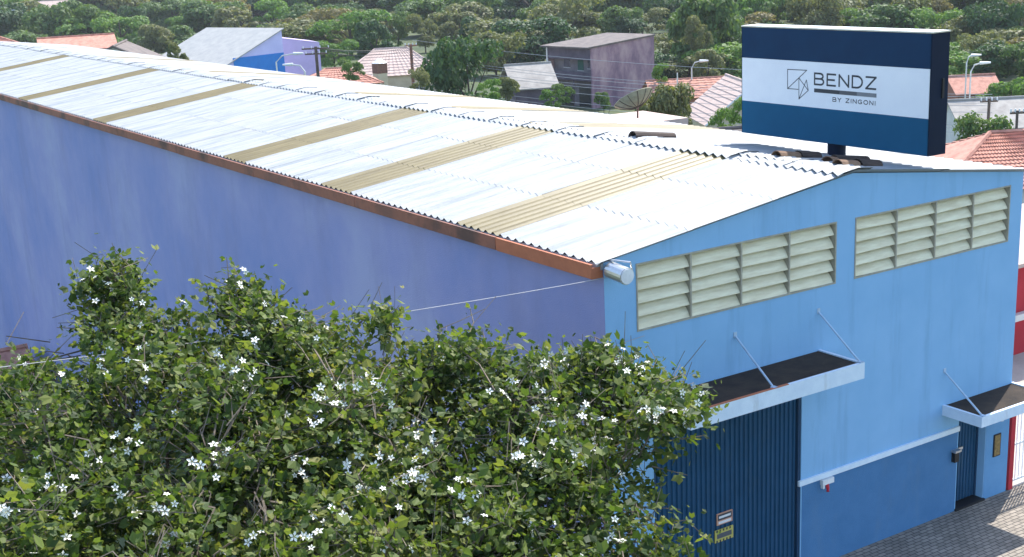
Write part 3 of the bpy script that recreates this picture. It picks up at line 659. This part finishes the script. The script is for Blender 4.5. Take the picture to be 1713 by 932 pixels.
o = bpy.data.objects['low_tile_house']; o.location = (-3.2, 44.0, -8.6)

# satellite dish
q = at(1066, 172, 83)
ds = thing('satellite_dish', 'large mesh satellite dish tilted skywards on the low pink house', 'dish', (q.x, q.y, 1.6)); OFF[ds.name] = Vector((0, 0, 0))
nrm = Vector((-.62, .10, .78)).normalized(); nrm = Vector((RT*(-.38) + UP*.90 + FW*.16).tolist()).normalized()
ax = nrm.cross(Vector((0, 0, 1))).normalized(); bx = nrm.cross(ax); rad = 1.30; cz = Vector((0, 0, q.z-1.6-.25)); b = MB(); rb = MB(); nr, na = 5, 24
vs = [cz]
for i in range(1, nr+1):
    r_ = rad*i/nr
    for j in range(na): t = 2*math.pi*j/na; vs.append(cz + ax*r_*math.cos(t) + bx*r_*math.sin(t) + nrm*(.62*(r_/rad)**2))
fs = [(0, 1+j, 1+(j+1) % na) for j in range(na)] + [(1+i*na+j, 1+(i+1)*na+j, 1+(i+1)*na+(j+1) % na, 1+i*na+(j+1) % na) for i in range(nr-1) for j in range(na)]
k = len(vs); b.add(vs, fs); b.add([v-nrm*.02 for v in vs], fs); b.build('reflector', 'dish_mesh', ds, local=True)
for j in range(0, na, 2):
    rb = MB(); rb.tube([vs[0]-nrm*.035+ (vs[1+j]-vs[0])*.0]+[vs[1+i*na+j]-nrm*.035 for i in range(nr)], .025, 4); rb.build('rib', 'pole_wood', ds, local=True)
MB().tube([vs[1+(nr-1)*na+j] for j in list(range(na))+[0]], .03, 4).build('rim', 'dish_mesh', ds, local=True)
MB().tube([cz-nrm*.05, Vector((0, 0, 0))], .06, 8).build('mast', 'pole_rust', ds, local=True)
for j in (0, 8, 16): MB().tube([vs[1+(nr-1)*na+j], cz+nrm*1.0], .012, 4).build('feed_strut', 'pole_wood', ds, local=True)

# utility poles, lamps, wires
POLE = {}
def pole(px, ytop, D, label, arms, m='pole_wood', r=.16):
    q = at(px, ytop, D); z0 = ground(q.x, q.y)
    o = thing('utility_pole', label, 'pole', (q.x, q.y, z0)); MB().tube([(q.x, q.y, z0-.3), (q.x, q.y, q.z)], r*1.25, 10, r1=r).build('shaft', m, o)
    for dz, L in arms:
        d = Vector(RT.tolist()); d.z = 0; d.normalize()
        b = MB(); p = Vector((q.x, q.y, q.z-dz)); b.tube([p-d*L, p+d*L], .09, 4); b.build('crossarm', m, o)
        for t in (-.9, -.3, .3, .9): MB().tube([p+d*L*t, p+d*L*t+Vector((0, 0, .28))], .06, 6).build('insulator', 'plastic_white', o)
    POLE[px] = q
pole(528, 78, 140, 'dark utility pole with two crossarms in front of the mauve building', [(.2, 1.5), (.75, 1.2)])
pole(687, 74, 150, 'rusty brown pole in front of the cream house', [(.15, .7)], 'pole_rust', .17)
pole(1655, 165, 105, 'thin dark pole before the grey roofed house', [(.2, .7)], 'pole_wood', .11)
pole(1702, 185, 92, 'short dark pole beside the taupe roof', [(.15, .5)], 'pole_wood', .09)
pole(1133, 122, 140, 'slim pale pole behind the lime bush', [], 'wall_white', .07)
def street_lamp(px, yt, D, dx, label):
    q = at(px, yt+8, D); z0 = ground(q.x, q.y); d = Vector(RT.tolist())*dx; d.z = 0
    o = thing('street_lamp', label, 'street lamp', (q.x, q.y, z0)); L = [(q.x, q.y, z0), (q.x, q.y, q.z), q+d*.35+Vector((0, 0, .6)), q+d+Vector((0, 0, .75))]
    MB().tube(L, .075, 6).build('post', 'wall_white', o); e = Vector(L[-1]); u = d.normalized()
    MB().tube([e-u*.1, e+u*.5, e+u*.9], .16, 8, r1=.08).build('lamp_head', 'plastic_white', o)
street_lamp(462, 96, 132, 1.9, 'white street lamp with long curved arm before the blue painted base')
street_lamp(510, 112, 128, -1.2, 'white street lamp with short arm before the mauve building')
street_lamp(1157, 106, 150, 1.0, 'white street lamp in front of the dark trees near the billboard')
street_lamp(1617, 98, 130, .5, 'upper white street lamp past the billboard end')
street_lamp(1624, 112, 122, .9, 'lower curved white street lamp past the billboard end')
def wire(name, label, p, q, sag, r, m, grp=None):
    p, q = Vector(p), Vector(q); n = 14
    b = MB(); b.tube([p.lerp(q, i/n)-Vector((0, 0, sag*4*(i/n)*(1-i/n))) for i in range(n+1)], r, 4); o = b.build('cable', m); tag(o, label, 'cable', grp)
ys_ = [(75, 62), (101, 92), (104, 96), (116, 107), (119, 111), (128, 122), (146, 138), (152, 143), (155, 150)]
for i, (ya, yb) in enumerate(ys_):
    wire('cable', 'overhead cable strung in front of the purple building', at(690, ya-8, 148), at(1660, yb+72 if i > 5 else yb+66, 106), .9+.1*(i % 3), .020, 'wire_grey', 'cables in front of the purple building')
for i, (ya, yb) in enumerate(((79, 76), (81, 79), (86, 84))):
    wire('cable', 'overhead cable between the two poles before the cream house', at(528, ya, 140), at(687, yb, 150), .5, .02, 'wire_dark', 'cables between the two poles')

# ------------------------------------------------------------------ trees of the background
def crown_mesh(name, seed, n, lobes, flat=1.0, size=.085):
    g = np.random.default_rng(seed); cs = []
    for i in range(lobes):
        a = g.uniform(0, 2*math.pi); r_ = math.sqrt(g.uniform(0, 1))*.66; z = g.uniform(.10, .82)
        lim = .25+.75*math.sin(math.pi*min(1, max(0, (z-.02)/1.02)))**.6
        cs.append((r_*math.cos(a)*lim, r_*math.sin(a)*lim, z, g.uniform(.11, .31)))
    cs = np.array(cs); k = g.choice(lobes, n, p=cs[:, 3]**2/np.sum(cs[:, 3]**2))
    d = g.normal(size=(n, 3)); d /= np.linalg.norm(d, axis=1)[:, None]; d[:, 2] = np.where(d[:, 2] < -.35, -d[:, 2], d[:, 2])
    rr = g.uniform(.45, 1.18, n)**.6
    P = cs[k, :3] + d*(cs[k, 3]*rr)[:, None]*np.array([1, 1, .72*flat])
    nn = d + g.normal(scale=.55, size=(n, 3)) + np.array([0, 0, .35]); nn /= np.linalg.norm(nn, axis=1)[:, None]
    t = np.cross(nn, g.normal(size=(n, 3))); t /= np.linalg.norm(t, axis=1)[:, None]; bb = np.cross(nn, t)
    s = g.uniform(.55, 1.25, n)[:, None]*size
    sh = [(-1, 0, 0), (-.25, .55, .12), (.8, .42, -.05), (1.0, -.1, -.15), (.2, -.6, .1)]
    V = np.stack([P + s*(t*a+bb*b_+nn*c_) for a, b_, c_ in sh], 1).reshape(-1, 3)
    me = bpy.data.meshes.new(name); me.from_pydata(V.tolist(), [], (np.arange(n*5).reshape(-1, 5)).tolist())
    return me
def trunk_mesh(seed):
    g = random.Random(seed); b = MB()
    b.tube([(0, 0, -.05), (.01, 0, .2), (.02, .02, .42), (.0, .03, .7)], .045, 7, r1=.018)
    for i in range(5):
        a = i*1.26+g.uniform(-.3, .3); z = g.uniform(.2, .42)
        b.tube([(.01, .01, z), (.22*math.cos(a), .22*math.sin(a), z+.16), (.46*math.cos(a), .46*math.sin(a), z+.33)], .020, 5, r1=.006)
    me = bpy.data.meshes.new('trunk'); me.from_pydata(b.v, [], b.f); me.materials.append(MATS['bark']); return me
CR = [crown_mesh('crown', 20+i, 5200, 24+5*i, size=.044) for i in range(6)] + [crown_mesh('crown', 40+i, 3200, 30, .75, .052) for i in range(2)] + [crown_mesh('crown', 60+i, 3400, 20, .8, .040) for i in range(3)]
for me in CR: me.materials.append(MATS['leaf_mid'])
TK = [trunk_mesh(i) for i in range(3)]
used = []
def tree(px, yt, yb, wpx, leaf, label, grp=None, D=None, proto=None, name='tree'):
    if D is None: D = 44600/(yb-hor(px))
    q = at(px, yb, D); h = max(2.0, (yb-yt)*D/FPX*1.02); r_ = wpx/2*D/FPX
    z0 = ground(q.x, q.y); h = h + (q.z-z0)
    o = thing(name, label, 'shrub' if name == 'shrub' else 'tree', (q.x, q.y, z0), grp); OFF[o.name] = Vector((0, 0, 0)); used.append((q.x, q.y, r_))
    rz = rnd.uniform(0, 6.28)
    place('trunk', TK[rnd.randrange(3)], o, (0, 0, 0), (0, 0, rz), (max(r_, h*.3), max(r_, h*.3), h))
    c = place('crown', CR[rnd.choice((0, 1, 2, 3, 4, 5, 8, 9, 10, 8, 9)) if proto is None else proto+1], o, (0, 0, 0), (0, 0, rz+1), (r_*rnd.uniform(1.0, 1.65), r_*rnd.uniform(1.0, 1.5), min(h, 2.1*r_))); c.location.z = h-min(h, 2.1*r_)
    c.material_slots[0].link = 'OBJECT'; c.material_slots[0].material = MATS[leaf]
    return o
# landmarks
tree(785, 60, 165, 150, 'leaf_dark', 'large dense dark green tree beside the cream house', D=140)
tree(830, 52, 120, 90, 'leaf_olive', 'olive tree rising behind the large dark green tree')
tree(950, -6, 76, 125, 'leaf_olive', 'tall olive tree behind the purple building roof')
tree(1112, 138, 212, 112, 'leaf_olive', 'tall loose shrub beside the satellite dish', D=92, name='shrub', proto=0)
tree(1106, 106, 152, 36, 'leaf_lime', 'bright lime bush against the purple wall', D=150, name='shrub')
tree(1168, -5, 150, 130, 'leaf_mid', 'tall mid green tree right of the purple building', D=195)
tree(1172, 28, 112, 60, 'leaf_olive', 'olive crowned tree in front of the tall green one', D=185)
tree(1215, 50, 160, 90, 'leaf_dark', 'dark tree at the edge of the billboard', D=200)
tree(1050, 26, 66, 85, 'leaf_dark', 'spreading dark green tree beyond the purple building roof')
tree(1528, 8, 62, 140, 'leaf_lime', 'round bright green tree above the billboard top', proto=6)
tree(1660, 2, 110, 120, 'leaf_dark', 'dark green tree with pale highlights beyond the white lamps', D=200)
tree(1660, 60, 135, 120, 'leaf_rust', 'flat branched yellow olive tree past the billboard end', D=180, proto=5)
tree(1690, 128, 170, 90, 'leaf_lime', 'lime tree overhanging the grey roofs', D=135, proto=6)
tree(1640, 196, 240, 92, 'leaf_mid', 'clipped green shrub in front of the red tiled house', D=88, name='shrub')
tree(1222, 163, 212, 80, 'leaf_lime', 'green shrub before the pink roof behind the billboard', D=95, name='shrub')
tree(372, -8, 52, 95, 'leaf_rust', 'brownish tree in the wood above the lilac hall')
tree(300, 22, 62, 62, 'leaf_lime', 'bright green tree at the edge of the wood left of the hall')
tree(480, 32, 84, 62, 'leaf_rust', 'yellowish tree right behind the lilac hall')
tree(612, 26, 86, 62, 'leaf_olive', 'pale olive tree standing on the lit grass')
tree(668, 22, 82, 56, 'leaf_mid', 'round green tree behind the pink hip roof')
tree(712, 24, 82, 56, 'leaf_olive', 'round olive tree behind the pink hip roof')
tree(770, 22, 76, 80, 'leaf_olive', 'broad olive tree left of the large dark one')
tree(560, 60, 112, 90, 'leaf_lime', 'light green tree above the orange tiled roof')
tree(880, 46, 100, 80, 'leaf_lime', 'light green tree behind the grey roofed house')
tree(100, 14, 72, 70, 'leaf_mid', 'mid green tree behind the orange tile roof')
tree(30, 14, 74, 90, 'leaf_mid', 'wide green tree at the wood end behind the orange tile roof')
tree(180, 8, 76, 84, 'leaf_mid', 'green tree above the brick shed roof')
tree(225, 2, 66, 70, 'leaf_dark', 'dark tree behind the brown gable roof')
tree(262, 40, 92, 70, 'leaf_olive', 'low olive tree between brown gable roof and hall')
KN = {'leaf_dark': 'dark green', 'leaf_mid': 'mid green', 'leaf_olive': 'olive green', 'leaf_lime': 'fresh green', 'leaf_rust': 'yellow brown'}
LM = [(90, 'behind the orange tile roof'), (200, 'behind the brick shed'), (290, 'behind the brown gable roof'), (400, 'above the lilac hall roof'), (500, 'behind the lilac hall wall'), (580, 'behind the mauve building'),
      (730, 'behind the pink hip roof'), (860, 'behind the large dark tree'), (1000, 'above the purple building front'), (1100, 'behind the purple side wall'), (1245, 'left of the billboard'), (1400, 'above the billboard emblem'), (1590, 'above the billboard lettering'), (9999, 'past the billboard end')]
def wood(px, yt, yb, wpx, leaf):
    row = 'in the farthest row' if yb < 26 else ('in the second row' if yb < 45 else ('in the middle of the wood' if yb < 80 else 'at the near edge of the wood'))
    lb = KN[leaf]+' tree '+row+', '+next(t for k, t in LM if px < k)
    if yb >= 45 and rnd.random() < .22: return
    k = rnd.uniform(.95, 1.45); tree(px, yb-(yb-yt)*k, yb, wpx*k*1.05, leaf, lb, 'wood: '+lb)
x = -30
while x < 1760:                                   # back rows closing the view
    wood(x+rnd.uniform(-10, 10), rnd.uniform(-85, -55), rnd.uniform(14, 24), rnd.uniform(110, 160), rnd.choice(['leaf_dark', 'leaf_dark', 'leaf_mid']))
    x += rnd.uniform(40, 56)
x = -20
while x < 1760:
    gap = 395 < x < 560 or 1040 < x < 1140
    if not gap: wood(x+rnd.uniform(-10, 10), rnd.uniform(-34, -8), rnd.uniform(30, 42), rnd.uniform(85, 130), rnd.choice(['leaf_dark', 'leaf_dark', 'leaf_mid', 'leaf_mid', 'leaf_olive']))
    else: wood(x, rnd.uniform(-40, -18), rnd.uniform(18, 28), rnd.uniform(80, 120), 'leaf_dark')
    x += rnd.uniform(38, 54)
for lo, hi, ya, yb, st in ((-20, 400, 44, 62, 34), (590, 1020, 50, 66, 36), (1040, 1760, 50, 74, 36), (-20, 290, 74, 96, 34), (400, 600, 56, 76, 44), (470, 720, 80, 104, 36), (800, 930, 84, 104, 34), (1090, 1760, 84, 112, 38), (1100, 1250, 118, 150, 34), (1590, 1760, 116, 150, 36)):
    x = lo
    while x < hi:
        ybb = rnd.uniform(ya, yb); wood(x+rnd.uniform(-8, 8), ybb-rnd.uniform(34, 62), ybb, rnd.uniform(60, 105), rnd.choice(['leaf_mid', 'leaf_dark', 'leaf_mid', 'leaf_olive', 'leaf_lime', 'leaf_mid', 'leaf_lime', 'leaf_dark', 'leaf_olive', 'leaf_rust'])); x += rnd.uniform(.75, 1.25)*st
for (px, yb) in ((820, 172), (850, 160), (925, 176), (945, 182), (700, 150), (1010, 186), (300, 112), (590, 132)):
    tree(px, yb-rnd.uniform(18, 26), yb, rnd.uniform(26, 44), rnd.choice(['leaf_mid', 'leaf_lime', 'leaf_olive']), 'small shrub growing between the houses behind the warehouse', 'shrubs between the houses', D=rnd.uniform(100, 150), name='shrub')

# ------------------------------------------------------------------ flowering trees in the foreground
LSH = [(0, 0, 0), (-.42, .30, .07), (-.36, .86, .10), (0, .66, -.02), (.36, .86, .10), (.42, .30, .07)]
LF = [(0, 1, 2, 3), (0, 3, 4, 5)]
def leaf_obj_mesh():
    me = bpy.data.meshes.new('leaf'); me.from_pydata(LSH, [], LF); me.materials.append(MATS['leaf_vine']); return me
LEAF = leaf_obj_mesh()
def flower_mesh():
    vs, fs, mi = [], [], []
    for i in range(5):
        a = 2*math.pi*i/5; c, s = math.cos(a), math.sin(a)
        for (u, v, z) in ((.06, 0, 0), (.30, .15, .10), (.30, -.15, .10), (.58, .0, .06), (.34, 0, .05)):
            vs.append((u*c-v*s, u*s+v*c, z))
        k = i*5; fs += [(k, k+2, k+4), (k, k+4, k+1), (k+1, k+4, k+3), (k+2, k+3, k+4)]; mi += [0]*4
    k = len(vs); vs += [(.07, 0, .02), (-.04, .06, .02), (-.04, -.06, .02), (0, 0, .16)]; fs += [(k, k+1, k+3), (k+1, k+2, k+3), (k+2, k, k+3)]; mi += [1]*3
    me = bpy.data.meshes.new('flower'); me.from_pydata(vs, [], fs); me.materials.append(MATS['petal']); me.materials.append(MATS['flower_eye']); me.polygons.foreach_set('material_index', mi); return me
FLOWER = flower_mesh()
def inside(p, poly):
    x, y = p; c = False; j = len(poly)-1
    for i in range(len(poly)):
        (xi, yi), (xj, yj) = poly[i], poly[j]
        if (yi > y) != (yj > y) and x < (xj-xi)*(y-yi)/(yj-yi)+xi: c = not c
        j = i
    return c
def edge_d(p, poly):
    best = 1e9
    for i in range(len(poly)):
        a, b_ = np.array(poly[i-1]), np.array(poly[i]); t = np.clip(np.dot(np.array(p)-a, b_-a)/max(1e-6, np.dot(b_-a, b_-a)), 0, 1)
        best = min(best, np.linalg.norm(np.array(p)-a-(b_-a)*t))
    return best
def dep(D0, y): return D0+.8-4.4*min(1.15, max(0, (y-500)/430.0))
def bump2(x, y): return math.sin(x/41+1.3*math.sin(y/57))*math.sin(y/33+.9*math.sin(x/71+2))+.5*math.sin(x/19+y/23)*math.sin(y/17-x/29)
def flowering(label, poly, D0, base, ncl, nflow, sprigs, thin=None, seed=1, extra=()):
    g = random.Random(seed); gg = np.random.default_rng(seed)
    o = thing('flowering_tree', label, 'tree', (base[0], base[1], 0), 'white flowering trees in front of the warehouse'); OFF[o.name] = Vector((0, 0, 0)); B = Vector((base[0], base[1], 0))
    xs_ = [p[0] for p in poly]; ys2 = [p[1] for p in poly]; cl = []
    while len(cl) < ncl*.92:
        p = (g.uniform(min(xs_), max(xs_)), g.uniform(min(ys2), max(ys2)))
        if not inside(p, poly): continue
        if thin and thin(p) and g.random() > .32: continue
        e = edge_d(p, poly); e2 = min(1, (e+6)/130.0)
        dd = 1.35*math.sqrt(e2)*g.uniform(-1, 1)
        if e < 9: continue
        bz = bump2(*p)
        if bz < -.22 and g.random() > .15: continue
        dd = dd-.85*bz
        cl.append((p, at(p[0], p[1], dep(D0, p[1])+dd)-B, dd, e))
    for p in extra: dd = g.uniform(-.3, .3); cl.append((p, at(p[0], p[1], dep(D0, p[1])+dd)-B, dd, 20))
    # wood: trunk, limbs and twigs
    ctr = sum((c[1] for c in cl), Vector())/len(cl); fork = Vector((0, 0, 1.7)).lerp(ctr, .12)
    b = MB(); b.tube([(0, 0, -.1), (.05, .03, .8), fork], .17, 9, r1=.12); b.build('trunk', 'bark', o, local=True)
    lim = []
    for i in range(9):
        e = g.choice(cl)[1]; mid = fork.lerp(e, .5)+Vector((g.uniform(-.3, .3), g.uniform(-.3, .3), g.uniform(-.1, .5)))
        pts = [fork, fork.lerp(mid, .5)+Vector((g.uniform(-.15, .15), g.uniform(-.15, .15), .1)), mid, mid.lerp(e, .5)+Vector((g.uniform(-.2, .2), 0, g.uniform(-.1, .2))), e]
        b = MB(); b.tube(pts, .075, 6, r1=.014); b.build('limb', 'bark', o, local=True); lim += [pts[2], pts[3], pts[4], pts[2].lerp(pts[3], .5), pts[3].lerp(pts[4], .5)]
    b = MB()
    for c in cl:
        n_ = min(lim, key=lambda q: (q-c[1]).length); e = c[1]+Vector((g.gauss(0, .12), g.gauss(0, .12), g.gauss(.06, .12)))
        if (n_-e).length > .9: n_ = e+(n_-e).normalized()*g.uniform(.5, .9)
        b.tube([n_, n_.lerp(e, .5)+Vector((g.gauss(0, .12), g.gauss(0, .12), g.gauss(.05, .1))), e, e+Vector((g.gauss(0, .25), g.gauss(0, .25), g.gauss(.10, .2)))], (.016 if g.random() < .15 else .010), 3, r1=.005, cap=False)
    b.build('twigs', 'bark_pale', o, local=True)['kind'] = 'stuff'
    # leaves
    per = 34; C = np.array([tuple(c[1]) for c in cl]); n = len(cl)*per
    dens = np.array([(.10+.06*min(1, c[3]/40))*g.uniform(.7, 1.5) for c in cl])
    P = np.repeat(C, per, 0) + gg.normal(size=(n, 3))*np.repeat(dens, per)[:, None]*np.array([1.15, 1.15, .95])
    sprig_leaf = []
    for sp_ in sprigs:
        w = [at(x, y, dep(D0, y)-.2)-B for x, y in sp_]; b = MB(); b.tube(w, .012, 4, r1=.005); b.build('shoot', 'bark_pale', o, local=True)
        for k in range(len(w)-1):
            for t in range(7): q = w[k].lerp(w[k+1], (t+g.random())/7); sprig_leaf.append(tuple(q+Vector((g.gauss(0, .05), g.gauss(0, .05), g.gauss(0, .04)))))
    P = np.vstack([P, np.array(sprig_leaf)]) if sprig_leaf else P; n = len(P)
    nn = gg.normal(size=(n, 3))*.75 + np.array([.25, -.1, .75]); nn /= np.linalg.norm(nn, axis=1)[:, None]
    t = np.cross(nn, gg.normal(size=(n, 3))); t /= np.linalg.norm(t, axis=1)[:, None]; bb = np.cross(nn, t)
    s = gg.uniform(.055, .125, n); s[gg.random(n) < .22] *= 1.55
    camd = np.linalg.norm(P + np.array([*B]) - CAM, axis=1) - s*6
    order = np.argsort(camd); big = set(order[:260].tolist()); rest = np.array([i for i in range(n) if i not in big])
    V = np.stack([P[rest] + s[rest][:, None]*(t[rest]*a+bb[rest]*b_+nn[rest]*c_) for a, b_, c_ in LSH], 1).reshape(-1, 3)
    k = np.arange(len(rest))[:, None]*6; F = np.concatenate([k+np.array(LF[0]), k+np.array(LF[1])]).tolist()
    me = bpy.data.meshes.new('crown'); me.from_pydata(V.tolist(), [], F); me.materials.append(MATS['leaf_vine']); me.update()
    cr = place('crown', me, o); cr['kind'] = 'stuff'
    for i in big:
        Mx = Matrix((t[i], bb[i], nn[i])).transposed().to_4x4()
        place('leaf', LEAF, o, tuple(P[i]), Mx.to_euler(), (s[i],)*3)
    # flowers on the outer, camera and sky side
    front = [c for c in cl if c[2] < .3 and c[0][1] < 945]
    tocam = (Vector(CAM.tolist())-B-ctr).normalized(); cnt = 0
    while cnt < nflow:
        c = g.choice(front)
        if c[0][1] < 600 and g.random() > .35: continue
        for q in range(g.choice([1, 1, 2, 3, 4, 5])):
            p = c[1] + tocam*g.uniform(.22, .58) + Vector((g.gauss(0, .09), g.gauss(0, .09), g.gauss(.12, .08)))
            d = (tocam*.6+Vector((g.gauss(.1, .45), g.gauss(0, .45), g.gauss(.55, .35)))).normalized()
            place('flower', FLOWER, o, p, d.to_track_quat('Z', 'Y').to_euler(), (g.uniform(.07, .125),)*3); cnt += 1
    return o
flowering('white flowering tree with a bushy upright shoot at its top', [(-70, 622), (60, 598), (110, 572), (140, 545), (118, 495), (132, 452), (208, 436), (240, 478), (228, 512), (250, 528), (330, 508), (400, 478), (475, 506), (505, 545), (480, 1020), (-70, 1020)],
          19.0, (-9.0, -1.6), 880, 290, [[(205, 450), (212, 434)], [(385, 505), (383, 470), (379, 430)], [(350, 505), (345, 478), (322, 466)], [(400, 500), (425, 470)], [(140, 550), (95, 548)]], seed=3, extra=[(182+40*math.cos(a*2.4)*math.sqrt(a/40)+(12 if a % 3 else -4), 492+48*math.sin(a*2.4)*math.sqrt(a/40)) for a in range(40)]+[(400+26*math.cos(a*2.4), 492+12*math.sin(a*1.7)) for a in range(8)])
flowering('white flowering tree between its two neighbours, with a level flat top', [(420, 525), (520, 545), (560, 542), (668, 508), (676, 565), (705, 595), (740, 1020), (430, 1020)],
          19.3, (-6.0, -2.4), 600, 230, [[(600, 540), (640, 520)], [(655, 530), (668, 510)]], seed=5)
flowering('white flowering tree reaching across the corner towards the ribbed gate', [(655, 600), (730, 578), (800, 556), (860, 590), (940, 600), (1010, 578), (1060, 606), (1110, 636), (1172, 660), (1170, 698), (1130, 735), (1150, 760), (1110, 800), (1110, 860), (1150, 900), (1130, 1020), (640, 1020)],
          19.6, (-3.4, -2.7), 880, 292, [[(780, 570), (792, 540), (785, 510)], [(745, 585), (735, 545)], [(815, 585), (806, 548)], [(1040, 615), (1050, 590)], [(1080, 640), (1100, 600)], [(1110, 660), (1138, 610)], [(1100, 740), (1182, 728)], [(1090, 780), (1150, 795)], [(1060, 880), (1150, 870), (1185, 905)], [(1060, 930), (1160, 915)]],
          thin=lambda p: p[0] > 1005 and p[1] > 715, seed=9)
wire('cable', 'pale cable crossing above the flowering trees to the warehouse corner', at(-420, 662, 15.6), (.02, -.03, 7.12), .12, .006, 'wire_grey')
wire('cable', 'pale cable running low through the flowering trees to the facade', at(-420, 985, 14.5), (.86, -.01, 5.90), .15, .006, 'wire_grey')

# ------------------------------------------------------------------ thin summer haze
b = MB(); b.box(-960, 1160, -360, 1160, -10.5, 26); hz_ = b.build('haze', 'dirt'); hz_.data.materials.clear(); tag(hz_, kind='stuff')
hm = bpy.data.materials.new('haze'); hm.use_nodes = True; n = hm.node_tree.nodes; n.clear()
ho = n.new('ShaderNodeOutputMaterial'); hv = n.new('ShaderNodeVolumePrincipled'); hv.inputs['Density'].default_value = .00013; hv.inputs['Color'].default_value = (.86, .91, .97, 1)
hm.node_tree.links.new(hv.outputs[0], ho.inputs['Volume']); hz_.data.materials.append(hm)
